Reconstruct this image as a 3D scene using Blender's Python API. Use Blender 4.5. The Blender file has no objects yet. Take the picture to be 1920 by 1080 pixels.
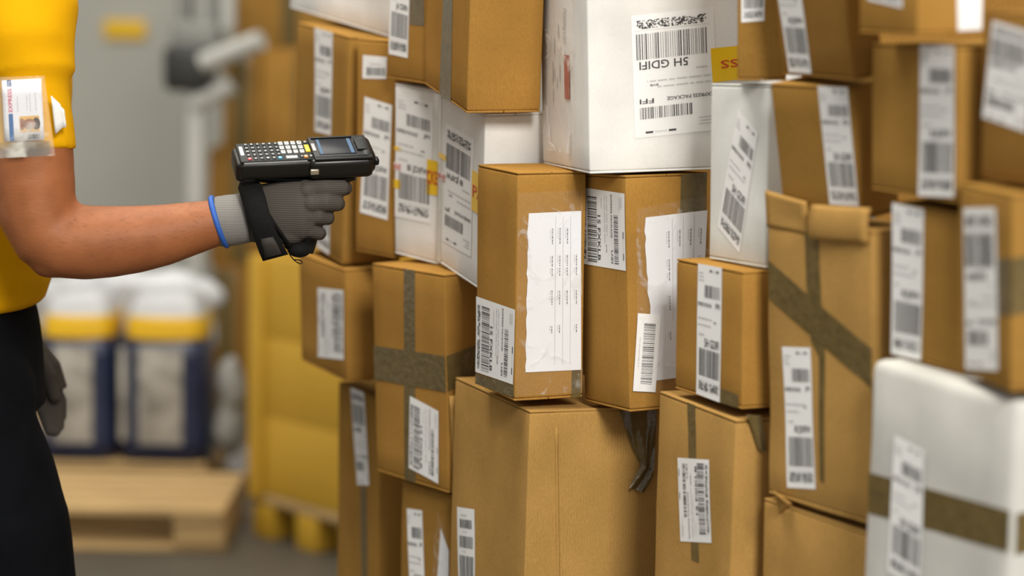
import bpy, bmesh, math, random
from mathutils import Vector, Matrix, noise

# ------------------------------------------------------------------ camera, light, exposure
scene = bpy.context.scene
COL = scene.collection
FPX, CAM_H, PITCH, ROLL = 4200.0, 1.56, math.radians(7.7), 0.020
_F = Vector((0, math.cos(PITCH), -math.sin(PITCH)))
_r = Vector((1, 0, 0)); _u = _r.cross(_F)
_R = _r * math.cos(ROLL) + _u * math.sin(ROLL)
_U = _u * math.cos(ROLL) - _r * math.sin(ROLL)
CAM = Vector((0, 0, CAM_H))

def at(x, y, Y):
    """world point seen at photo pixel (x, y) on the plane at distance Y"""
    d = _F + _R * ((x - 960) / FPX) - _U * ((y - 540) / FPX)
    return CAM + d * (Y / d.y)

cd = bpy.data.cameras.new('camera')
cd.sensor_width = 36.0; cd.sensor_fit = 'HORIZONTAL'; cd.lens = FPX / 1920 * 36
cd.clip_start = 0.05; cd.clip_end = 60
cd.dof.use_dof = True; cd.dof.focus_distance = 3.06
cd.dof.aperture_fstop = (cd.lens / 1000) / 0.040
cam = bpy.data.objects.new('camera', cd); COL.objects.link(cam)
cam.matrix_world = Matrix(((_R.x, _U.x, -_F.x, 0), (_R.y, _U.y, -_F.y, 0), (_R.z, _U.z, -_F.z, CAM_H), (0, 0, 0, 1)))
scene.camera = cam

w = bpy.data.worlds.new('world'); scene.world = w; w.use_nodes = True
bg = w.node_tree.nodes['Background']
bg.inputs[0].default_value = (0.97, 0.96, 0.92, 1); bg.inputs[1].default_value = 0.58

def area(name, loc, target, size, energy, color, sy=None):
    l = bpy.data.lights.new(name, 'AREA'); l.energy = energy; l.color = color
    l.shape = 'RECTANGLE'; l.size = size; l.size_y = sy or size
    o = bpy.data.objects.new(name, l); COL.objects.link(o); o.location = loc
    o.rotation_euler = (Vector(target) - Vector(loc)).to_track_quat('-Z', 'Y').to_euler()
    return o
area('hall_lamp_front', (1.1, -1.1, 3.7), (0.15, 3.0, 1.2), 1.2, 215, (1.0, 0.955, 0.89))
area('hall_lamp_overhead', (-0.9, 3.0, 5.0), (-0.6, 3.2, 0.0), 2.4, 150, (1.0, 0.95, 0.86), 1.2)
area('hall_lamp_rear', (-1.6, 6.6, 5.2), (-1.2, 7.2, 0.0), 3.2, 88, (1.0, 0.95, 0.86), 1.4)

vs = scene.view_settings
vs.view_transform = 'Standard'; vs.look = 'None'; vs.exposure = 0.0; vs.gamma = 1.0
vs.use_curve_mapping = False

# ------------------------------------------------------------------ materials
def new_mat(name):
    m = bpy.data.materials.new(name); m.use_nodes = True
    nt = m.node_tree; b = nt.nodes['Principled BSDF']
    return m, nt, b

def mat(name, col, rough=.6, var=.08, scale=40, bump=0.0, bscale=200, metal=0.0, alpha=1.0, emit=None, es=0.0, spec=.5, aniso=None):
    m, nt, b = new_mat(name)
    b.inputs['Roughness'].default_value = rough; b.inputs['Metallic'].default_value = metal
    b.inputs['Specular IOR Level'].default_value = spec
    tc = nt.nodes.new('ShaderNodeTexCoord')
    n = nt.nodes.new('ShaderNodeTexNoise'); n.inputs['Scale'].default_value = scale; n.inputs['Detail'].default_value = 5
    if aniso:
        mp = nt.nodes.new('ShaderNodeMapping'); mp.inputs['Scale'].default_value = aniso
        nt.links.new(tc.outputs['Object'], mp.inputs[0]); nt.links.new(mp.outputs[0], n.inputs['Vector'])
    else:
        nt.links.new(tc.outputs['Object'], n.inputs['Vector'])
    r = nt.nodes.new('ShaderNodeValToRGB')
    r.color_ramp.elements[0].position = .3; r.color_ramp.elements[1].position = .7
    r.color_ramp.elements[0].color = tuple(c * (1 - var) for c in col) + (1,)
    r.color_ramp.elements[1].color = tuple(min(1, c * (1 + var)) for c in col) + (1,)
    nt.links.new(n.outputs['Fac'], r.inputs[0]); nt.links.new(r.outputs[0], b.inputs['Base Color'])
    if bump:
        n2 = nt.nodes.new('ShaderNodeTexNoise'); n2.inputs['Scale'].default_value = bscale; n2.inputs['Detail'].default_value = 3
        nt.links.new(tc.outputs['Object'], n2.inputs['Vector'])
        bp = nt.nodes.new('ShaderNodeBump'); bp.inputs['Strength'].default_value = bump; bp.inputs['Distance'].default_value = .002
        nt.links.new(n2.outputs['Fac'], bp.inputs['Height']); nt.links.new(bp.outputs[0], b.inputs['Normal'])
    if alpha < 1: b.inputs['Alpha'].default_value = alpha
    if emit:
        b.inputs['Emission Color'].default_value = emit + (1,); b.inputs['Emission Strength'].default_value = es
    return m

def carton_mat(name, col, fleck=.13, rib=.12):
    """corrugated board: mottled liner, fine fibres, faint vertical flutes"""
    m, nt, b = new_mat(name)
    b.inputs['Roughness'].default_value = .85; b.inputs['Specular IOR Level'].default_value = .03
    N, Lk = nt.nodes.new, nt.links.new
    tc = N('ShaderNodeTexCoord')
    big = N('ShaderNodeTexNoise'); big.inputs['Scale'].default_value = 7; big.inputs['Detail'].default_value = 6
    fine = N('ShaderNodeTexNoise'); fine.inputs['Scale'].default_value = 620; fine.inputs['Detail'].default_value = 6
    mp = N('ShaderNodeMapping'); mp.inputs['Scale'].default_value = (1, 1, .35)
    Lk(tc.outputs['Object'], big.inputs['Vector']); Lk(tc.outputs['Object'], mp.inputs[0]); Lk(mp.outputs[0], fine.inputs['Vector'])
    r1 = N('ShaderNodeValToRGB'); e = r1.color_ramp.elements
    e[0].position, e[1].position = .3, .72
    e[0].color = tuple(c * .84 for c in col) + (1,); e[1].color = tuple(min(1, c * 1.12) for c in col) + (1,)
    Lk(big.outputs['Fac'], r1.inputs[0])
    r2 = N('ShaderNodeValToRGB'); e = r2.color_ramp.elements
    e[0].position, e[1].position = .35, .66
    e[0].color = (1 - fleck,) * 3 + (1,); e[1].color = (1 + fleck * .35,) * 3 + (1,)
    Lk(fine.outputs['Fac'], r2.inputs[0])
    mx = N('ShaderNodeMix'); mx.data_type = 'RGBA'; mx.blend_type = 'MULTIPLY'; mx.inputs[0].default_value = 1
    Lk(r1.outputs[0], mx.inputs[6]); Lk(r2.outputs[0], mx.inputs[7]); Lk(mx.outputs[2], b.inputs['Base Color'])
    sp = N('ShaderNodeSeparateXYZ'); Lk(tc.outputs['Object'], sp.inputs[0])
    ad = N('ShaderNodeMath'); Lk(sp.outputs[0], ad.inputs[0]); Lk(sp.outputs[1], ad.inputs[1])
    cb = N('ShaderNodeCombineXYZ'); Lk(ad.outputs[0], cb.inputs[0])
    wv = N('ShaderNodeTexWave'); wv.inputs['Scale'].default_value = 70; wv.inputs['Distortion'].default_value = 0
    Lk(cb.outputs[0], wv.inputs['Vector'])
    ad2 = N('ShaderNodeMath'); ad2.operation = 'MULTIPLY_ADD'; ad2.inputs[1].default_value = 2.5
    Lk(big.outputs['Fac'], ad2.inputs[0]); Lk(wv.outputs['Fac'], ad2.inputs[2])
    bp = N('ShaderNodeBump'); bp.inputs['Strength'].default_value = rib; bp.inputs['Distance'].default_value = .0012
    Lk(ad2.outputs[0], bp.inputs['Height']); Lk(bp.outputs[0], b.inputs['Normal'])
    return m

def film_mat(name, tint=(.9, .9, .88), density=.035, rough=.12, wr=26):
    """thin clear plastic: mostly see-through, with a glossy wrinkled skin"""
    m, nt, b = new_mat(name); N, Lk = nt.nodes.new, nt.links.new
    b.inputs['Base Color'].default_value = tint + (1,); b.inputs['Roughness'].default_value = rough
    b.inputs['Specular IOR Level'].default_value = .8
    tr = N('ShaderNodeBsdfTransparent'); mx = N('ShaderNodeMixShader')
    tc = N('ShaderNodeTexCoord'); n = N('ShaderNodeTexNoise'); n.inputs['Scale'].default_value = wr; n.inputs['Detail'].default_value = 4; n.inputs['Distortion'].default_value = 1.2
    Lk(tc.outputs['Object'], n.inputs['Vector'])
    bp = N('ShaderNodeBump'); bp.inputs['Strength'].default_value = 1.0; bp.inputs['Distance'].default_value = .006
    Lk(n.outputs['Fac'], bp.inputs['Height']); Lk(bp.outputs[0], b.inputs['Normal'])
    rp = N('ShaderNodeValToRGB'); rp.color_ramp.elements[0].position = .55; rp.color_ramp.elements[1].position = .66
    rp.color_ramp.elements[0].color = (density,) * 3 + (1,); rp.color_ramp.elements[1].color = (min(1, density * 4 + .12),) * 3 + (1,)
    Lk(n.outputs['Fac'], rp.inputs[0]); Lk(rp.outputs[0], mx.inputs[0])
    Lk(tr.outputs[0], mx.inputs[1]); Lk(b.outputs[0], mx.inputs[2])
    Lk(mx.outputs[0], nt.nodes['Material Output'].inputs[0])
    return m

def knit_mat(name, col, scale=150):
    m, nt, b = new_mat(name); N, Lk = nt.nodes.new, nt.links.new
    b.inputs['Roughness'].default_value = .85; b.inputs['Specular IOR Level'].default_value = .2
    tc = N('ShaderNodeTexCoord'); wv = N('ShaderNodeTexWave'); wv.bands_direction = 'Z'
    wv.inputs['Scale'].default_value = scale; wv.inputs['Distortion'].default_value = .6; wv.inputs['Detail'].default_value = 1
    Lk(tc.outputs['Object'], wv.inputs['Vector'])
    r = N('ShaderNodeValToRGB'); r.color_ramp.elements[0].color = tuple(c * .8 for c in col) + (1,); r.color_ramp.elements[1].color = tuple(c * 1.15 for c in col) + (1,)
    Lk(wv.outputs['Fac'], r.inputs[0]); Lk(r.outputs[0], b.inputs['Base Color'])
    bp = N('ShaderNodeBump'); bp.inputs['Strength'].default_value = .5; bp.inputs['Distance'].default_value = .0008
    Lk(wv.outputs['Fac'], bp.inputs['Height']); Lk(bp.outputs[0], b.inputs['Normal'])
    return m

M = {}
M['kraft0'] = carton_mat('kraft_board', (.35, .188, .044))
M['kraft1'] = carton_mat('kraft_board_light', (.395, .207, .047))
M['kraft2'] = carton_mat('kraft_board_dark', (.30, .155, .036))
M['kraft3'] = carton_mat('kraft_board_pale', (.445, .258, .077))
M['whitebox'] = carton_mat('white_board', (.84, .83, .80), fleck=.04, rib=.06)
M['whitebox2'] = carton_mat('white_board_cool', (.76, .77, .73), fleck=.04, rib=.05)
M['whitebox3'] = carton_mat('white_board_dull', (.60, .59, .55), fleck=.04, rib=.05)
M['edge'] = mat('cut_board_edge', (.58, .40, .2), .9)
M['paper'] = mat('label_paper', (.86, .86, .85), .6, .01, spec=.3)
M['docpaper'] = mat('document_paper', (.80, .81, .84), .55, .02, bump=.15, bscale=12)
M['ink'] = mat('black_ink', (.05, .05, .053), .6, .02)
M['greyink'] = mat('grey_ink', (.55, .55, .56), .6, .02)
M['midink'] = mat('faded_ink', (.22, .22, .23), .6, .02)
M['tape'] = mat('brown_packing_tape', (.135, .095, .033), .22, .18, 60, bump=.5, bscale=90)
M['cleartape'] = mat('pale_tape', (.66, .64, .58), .25, .05, bump=.4, bscale=120)
M['ytape'] = mat('yellow_printed_tape', (.92, .58, .012), .35, .04, bump=.2, bscale=40)
M['redink'] = mat('red_ink', (.62, .06, .02), .5, .05)
M['film'] = film_mat('clear_pouch_film')
M['wrapfilm'] = film_mat('crinkled_pouch_film', (.95, .93, .91), .13, .15, 18)

# ------------------------------------------------------------------ mesh helpers
def link_mesh(name, verts, faces, material, parent=None, smooth=False, mats=None, fmat=None):
    me = bpy.data.meshes.new(name); me.from_pydata([tuple(v) for v in verts], [], faces)
    for m in (mats or [material]): me.materials.append(m)
    if fmat:
        for p, i in zip(me.polygons, fmat): p.material_index = i
    if smooth:
        for p in me.polygons: p.use_smooth = True
    me.update()
    o = bpy.data.objects.new(name, me); COL.objects.link(o)
    if parent is not None: o.parent = parent
    return o

def empty(name, loc=(0, 0, 0), mw=None):
    o = bpy.data.objects.new(name, None); COL.objects.link(o)
    o.empty_display_size = .05
    if mw is not None: o.matrix_world = mw
    else: o.location = loc
    return o

def tag(o, label=None, cat=None, group=None, kind=None):
    if label: o['label'] = label
    if cat: o['category'] = cat
    if group: o['group'] = group
    if kind: o['kind'] = kind
    return o

def lattice(n, r):
    """0..1 stations with extra ones near the ends for the rounding"""
    return n

def rbox_data(lo, hi, r=.003, n=(6, 6, 6), disp=None, seg=2):
    lo, hi = Vector(lo), Vector(hi); size = hi - lo
    r = min(r, *(s * .45 for s in size))
    st = []
    for k in range(3):
        a = [r * (1 - math.cos(i / seg * math.pi / 2)) * 1.0 for i in range(seg)]
        mid = [r + (size[k] - 2 * r) * i / n[k] for i in range(n[k] + 1)]
        st.append([x for x in a] + mid + [size[k] - x for x in reversed(a)])
    verts, faces, idx = [], [], {}
    def vid(i, j, k):
        key = (i, j, k)
        if key not in idx:
            p = Vector((st[0][i], st[1][j], st[2][k]))
            c = Vector([min(max(p[q], r), size[q] - r) for q in range(3)])
            d = p - c
            if d.length > 1e-9:
                nn = d.normalized(); p2 = c + nn * r
            else: nn = Vector((0, 0, 0)); p2 = p
            if disp: p2 = p2 + nn * disp(lo + p)
            idx[key] = len(verts); verts.append(lo + p2)
        return idx[key]
    nx, ny, nz = (len(s) - 1 for s in st)
    for i in range(nx):
        for j in range(ny):
            faces.append((vid(i, j, 0), vid(i, j + 1, 0), vid(i + 1, j + 1, 0), vid(i + 1, j, 0)))
            faces.append((vid(i, j, nz), vid(i + 1, j, nz), vid(i + 1, j + 1, nz), vid(i, j + 1, nz)))
    for i in range(nx):
        for k in range(nz):
            faces.append((vid(i, 0, k), vid(i + 1, 0, k), vid(i + 1, 0, k + 1), vid(i, 0, k + 1)))
            faces.append((vid(i, ny, k), vid(i, ny, k + 1), vid(i + 1, ny, k + 1), vid(i + 1, ny, k)))
    for j in range(ny):
        for k in range(nz):
            faces.append((vid(0, j, k), vid(0, j, k + 1), vid(0, j + 1, k + 1), vid(0, j + 1, k)))
            faces.append((vid(nx, j, k), vid(nx, j + 1, k), vid(nx, j + 1, k + 1), vid(nx, j, k + 1)))
    return verts, faces

def rbox(name, lo, hi, material, parent=None, r=.003, n=(1, 1, 1), disp=None, seg=2, smooth=True):
    v, f = rbox_data(lo, hi, r, n, disp, seg)
    return link_mesh(name, v, f, material, parent, smooth)

_txt = {}
def text_shape(s):
    """outline of a line of lettering, normalised to width 1 (aspect returned)"""
    if s in _txt: return _txt[s]
    cu = bpy.data.curves.new('lettering', 'FONT'); cu.body = s; cu.resolution_u = 2; cu.size = 1; cu.offset = .012
    o = bpy.data.objects.new('lettering', cu); COL.objects.link(o)
    dg = bpy.context.evaluated_depsgraph_get(); dg.update()
    me = o.evaluated_get(dg).to_mesh()
    vs_ = [(v.co.x, v.co.y) for v in me.vertices]; fs = [tuple(p.vertices) for p in me.polygons]
    o.evaluated_get(dg).to_mesh_clear()
    bpy.data.objects.remove(o); bpy.data.curves.remove(cu)
    x0 = min(v[0] for v in vs_); x1 = max(v[0] for v in vs_); y0 = min(v[1] for v in vs_); y1 = max(v[1] for v in vs_)
    _txt[s] = ([((x - x0) / (x1 - x0), (y - y0) / (y1 - y0)) for x, y in vs_], fs, (x1 - x0) / (y1 - y0))
    return _txt[s]

class Print:
    """flat print collected in unit label coordinates (s right, t up)"""
    def __init__(self, seed): self.v, self.f, self.m = [], [], []; self.rng = random.Random(seed)
    def rect(self, a, b, c, d, m=0):
        i = len(self.v); self.v += [(a, c), (b, c), (b, d), (a, d)]; self.f.append((i, i + 1, i + 2, i + 3)); self.m.append(m)
    def text(self, s, a, b, c, d, m=0):
        vs_, fs, _ = text_shape(s); i = len(self.v)
        self.v += [(a + (b - a) * x, c + (d - c) * y) for x, y in vs_]
        for q in fs: self.f.append(tuple(i + k for k in q)); self.m.append(m)
    def bars(self, a, b, c, d, n=38, m=0, vert=True):
        ws = []
        for i in range(n): ws += [self.rng.choice((1, 1, 1, 2, 2.6)), self.rng.choice((1.4, 1.8, 2.6, 3.4))]
        ws = ws[:-1]; tot = sum(ws); x = a
        for i, wd in enumerate(ws):
            k = wd / tot * (b - a)
            if i % 2 == 0: self.rect(x, x + k, c, d, m)
            x += k
    def matrix(self, a, b, c, d, nx=46, ny=5, m=0):
        for j in range(ny):
            i = 0
            while i < nx:
                run = self.rng.choice((1, 1, 2))
                if self.rng.random() < .45:
                    self.rect(a + (b - a) * i / nx, a + (b - a) * min(nx, i + run) / nx, c + (d - c) * j / ny, c + (d - c) * (j + 1) / ny, m)
                i += run
    def lines(self, a, b, c, d, n, m=1, h=.35):
        for j in range(n):
            y = d - (d - c) * (j + .5) / n; x = a; e = a + (b - a) * self.rng.uniform(.5, 1)
            while x < e:
                k = (b - a) * self.rng.uniform(.05, .2); self.rect(x, min(x + k, e), y - (d - c) / n * h / 2, y + (d - c) / n * h / 2, m); x += k + (b - a) * .025

def label_print(kind, big, code, seed):
    p = Print(seed)
    if kind == 'full':
        p.rect(.50, .59, .952, .968); p.rect(.78, .87, .952, .968); p.text('EXPRESS', .61, .76, .953, .966, 1)
        p.lines(.06, .30, .87, .95, 3)
        p.bars(.30, .93, .755, .85, 30)
        p.text('EXPRESS PACKAGE', .04, .60, .685, .715); p.text(code, .76, .93, .685, .725)
        p.lines(.06, .9, .52, .62, 2, h=.22); p.text('BVB', .70, .80, .57, .587)
        p.lines(.1, .35, .455, .49, 1)
        p.text(big, .33, .92, .380, .447)
        p.bars(.10, .95, .155, .365, 36)
        p.rect(.05, .97, .128, .131, 1)
        p.matrix(.10, .52, .045, .115, 44, 8); p.matrix(.545, .94, .045, .115, 40, 8)
    elif kind == 'small':
        p.lines(.3, .8, .58, .72, 1); p.bars(.18, .95, .14, .5, 26)
    elif kind == 'bars3':
        p.lines(.25, .7, .925, .955, 1); p.bars(.18, .85, .83, .905, 24)
        p.lines(.3, .6, .79, .81, 1); p.bars(.15, .9, .665, .765, 30)
        p.lines(.3, .6, .625, .645, 1); p.bars(.12, .92, .36, .60, 26); p.lines(.2, .8, .1, .3, 5)
    elif kind == 'bar1':
        p.bars(.12, .9, .30, .80, 40); p.lines(.3, .7, .12, .2, 1)
    return p

# ------------------------------------------------------------------ stacked cartons
T = .0035
class Carton:
    def __init__(self, key, name, q, material, label, seed, group='parcels stacked in a wall', r=.003, amp=.0011, flaps=True):
        x, y, z, a, tx, ty, L, W, H = q
        rot = Matrix.Rotation(tx, 4, 'X') @ Matrix.Rotation(ty, 4, 'Y') @ Matrix.Rotation(math.pi - a, 4, 'Z')
        mw = Matrix.Translation((x, y, z)) @ rot
        self.L, self.W, self.H, self.seed, self.amp = L, W, H, seed, amp
        self.root = tag(empty(name, mw=mw), label, 'box', group)
        n = tuple(max(2, min(14, int(s / .03))) for s in (L, W, H))
        t = T if flaps else 0
        self.body = rbox('carton_body', (0, -W, t), (L, 0, H - t), material, self.root, r, n, self.disp)
        if flaps:
            for z0, z1 in ((H - t, H), (0, t)):
                if L >= W:
                    parts = (((.0006, -W / 2 + .0004), (L - .0006, 0)), ((.0006, -W), (L - .0006, -W / 2 - .0004)))
                else:
                    parts = (((0, -W + .0006), (L / 2 - .0004, -.0006)), ((L / 2 + .0004, -W + .0006), (L, -.0006)))
                for (x0, y0), (x1, y1) in parts:
                    rbox('closing_flap', (x0, y0, z0 + .0003), (x1, y1, z1 - .0002), material, self.root, .0013, n[:2] + (1,),
                         lambda p, s=self: s.disp(Vector((min(max(p.x, 0), s.L), min(max(p.y, -s.W), 0), p.z))) if (min(p.x, s.L - p.x, -p.y, p.y + s.W) < .001) else 0)
    def disp(self, p):
        return self.amp * noise.noise(Vector((p.x * 11, p.y * 11, p.z * 9)) + Vector((self.seed * 3.7, self.seed * 1.3, 0)))
    def fp(self, face, u, v, off):
        if face == 'L': p = Vector((self.L - u, 0, v)); d = Vector((0, 1, 0))
        else: p = Vector((0, -u, v)); d = Vector((-1, 0, 0))
        return p + d * (off + self.disp(p))
    def quad_pt(self, face, uv, i, j, off):
        (ax, ay), (bx, by), (cx, cy), (dx, dy) = uv   # TL TR BR BL ; i right, j up
        u = (dx * (1 - i) + cx * i) * (1 - j) + (ax * (1 - i) + bx * i) * j
        v = (dy * (1 - i) + cy * i) * (1 - j) + (ay * (1 - i) + by * i) * j
        return self.fp(face, u, v, off)
    def sheet(self, name, face, uv, off, material, parent=None, thick=.00025, n=(8, 10), wob=0, rag=0):
        v, f = [], []
        rng = random.Random(self.seed * 7 + len(name)); ph = rng.random() * 9
        nx, ny = n
        for j in range(ny + 1):
            for i in range(nx + 1):
                o = off
                if wob: o += wob * (.5 + noise.noise(Vector((i * .55 + ph, j * .4, ph))))
                ii = i / nx
                if rag and i == 0: ii += rag * noise.noise(Vector((ph, j * .7, 0)))
                v.append(self.quad_pt(face, uv, ii, j / ny, max(o, off * .6)))
        k = nx + 1
        flip = True
        for j in range(ny):
            for i in range(nx):
                q = (j * k + i, j * k + i + 1, (j + 1) * k + i + 1, (j + 1) * k + i)
                f.append(q)
        o = link_mesh(name, v, f, material, parent or self.root, True)
        return o
    def printed(self, name, face, uv, orient, pr, off, parent, mats):
        def mp(s, t):
            if orient == 0: return s, t
            if orient == 180: return 1 - s, 1 - t
            if orient == 90: return t, 1 - s
            return 1 - t, s
        vv = [self.quad_pt(face, uv, *mp(s, t), off) for s, t in pr.v]
        return link_mesh(name, vv, pr.f, None, parent, False, mats, pr.m)

# ------------------------------------------------------------------ the stacked parcels
# near-bottom corner x y z, yaw, two tilts, length of left face, of right face, height
BOXES = {
 'A4': (-0.2114, 3.62, 0.0006, 1.0949, -0.0033, -0.0017, 0.176, 0.1, 0.881),
 'A3': (-0.2651, 3.6, 0.9117, 1.1279, 0.0249, -0.0282, 0.2209, 0.09, 0.1866),
 'A2': (-0.2778, 3.6199, 1.1044, 1.1924, 0.052, 0.026, 0.3001, 0.1, 0.3689),
 'A1': (-0.1997, 3.5998, 1.4719, 1.0995, 0.0811, 0.0409, 0.4501, 0.12, 0.22),
 'B5': (-0.0852, 3.3, 0.0003, 0.9605, -0.0017, -0.0012, 0.139, 0.16, 0.7968),
 'B4': (-0.0887, 3.28, 0.8047, 0.974, -0.0127, -0.0358, 0.21, 0.18, 0.3293),
 'B2': (-0.1868, 3.5, 1.1299, 0.8464, 0.0173, -0.0007, 0.0995, 0.1, 0.3405),
 'B3a': (-0.1149, 3.41, 1.1325, 0.8217, 0.098, -0.0059, 0.1035, 0.06, 0.2683),
 'B3b': (-0.0438, 3.19, 1.1234, 1.2351, 0.0812, 0.0024, 0.2187, 0.0927, 0.2565),
 'B1a': (-0.1377, 3.3799, 1.4097, 0.9879, 0.0265, 0.0174, 0.1102, 0.05, 0.25),
 'B1b': (-0.0679, 3.1196, 1.3818, 1.302, 0.1109, 0.0113, 0.2606, 0.1064, 0.2799),
 'C2': (0.0136, 2.98, 0.0063, 1.1829, -0.0151, 0.0146, 0.2897, 0.2021, 0.9808),
 'C1': (0.0063, 3.0, 0.9987, 1.1771, -0.0026, -0.0068, 0.1448, 0.1019, 0.3124),
 'D1': (0.1605, 2.94, 0.9983, 1.1232, -0.0478, -0.0424, 0.1326, 0.1256, 0.316),
 'D0': (0.0992, 2.9499, 1.3148, 1.3135, -0.0165, -0.0376, 0.2312, 0.3009, 0.3201),
 'E2': (0.2778, 2.7, 0.0002, 1.1702, -0.0008, -0.0003, 0.2088, 0.2, 1.0365),
 'E1': (0.2841, 2.7, 1.0503, 1.1625, -0.0222, -0.0195, 0.1762, 0.16, 0.17),
 'E3': (0.3094, 2.72, 1.2227, 1.1332, -0.0345, -0.011, 0.1392, 0.16, 0.2239),
 'F0a': (0.2699, 2.74, 1.4496, 1.6879, -0.0038, -0.0319, 0.2, 0.0587, 0.25),
 'F3': (0.4222, 2.48, 0.0039, 1.0796, -0.0162, -0.0085, 0.2141, 0.15, 0.9447),
 'F2': (0.4142, 2.49, 0.9591, 1.0852, -0.017, -0.0367, 0.2071, 0.1, 0.3361),
 'F1': (0.3976, 2.545, 1.3008, 0.9824, 0.0731, -0.141, 0.139, 0.06, 0.1548),
 'F0b': (0.3743, 2.5, 1.4618, 1.2297, 0.0453, -0.1414, 0.1758, 0.04, 0.22),
 'G3': (0.5044, 2.19, 0.0008, 1.1752, -0.0026, -0.0009, 0.2733, 0.25, 1.1588),
 'G2': (0.4792, 2.34, 1.1601, 1.146, 0.0323, -0.0447, 0.1349, 0.1, 0.1707),
 'G1': (0.4615, 2.325, 1.3436, 1.219, 0.0012, -0.041, 0.1817, 0.15, 0.1636),
 'G0': (0.4136, 2.33, 1.5153, 1.163, 0.0211, -0.0321, 0.1124, 0.0823, 0.2),
 'H1': (0.4961, 2.189, 1.1698, 1.3682, 0.0079, -0.0414, 0.1315, 0.2, 0.1969),
 'H0': (0.5184, 2.18, 1.3725, 1.2452, 0.0115, -0.0257, 0.1241, 0.2, 0.171),
}
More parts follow.
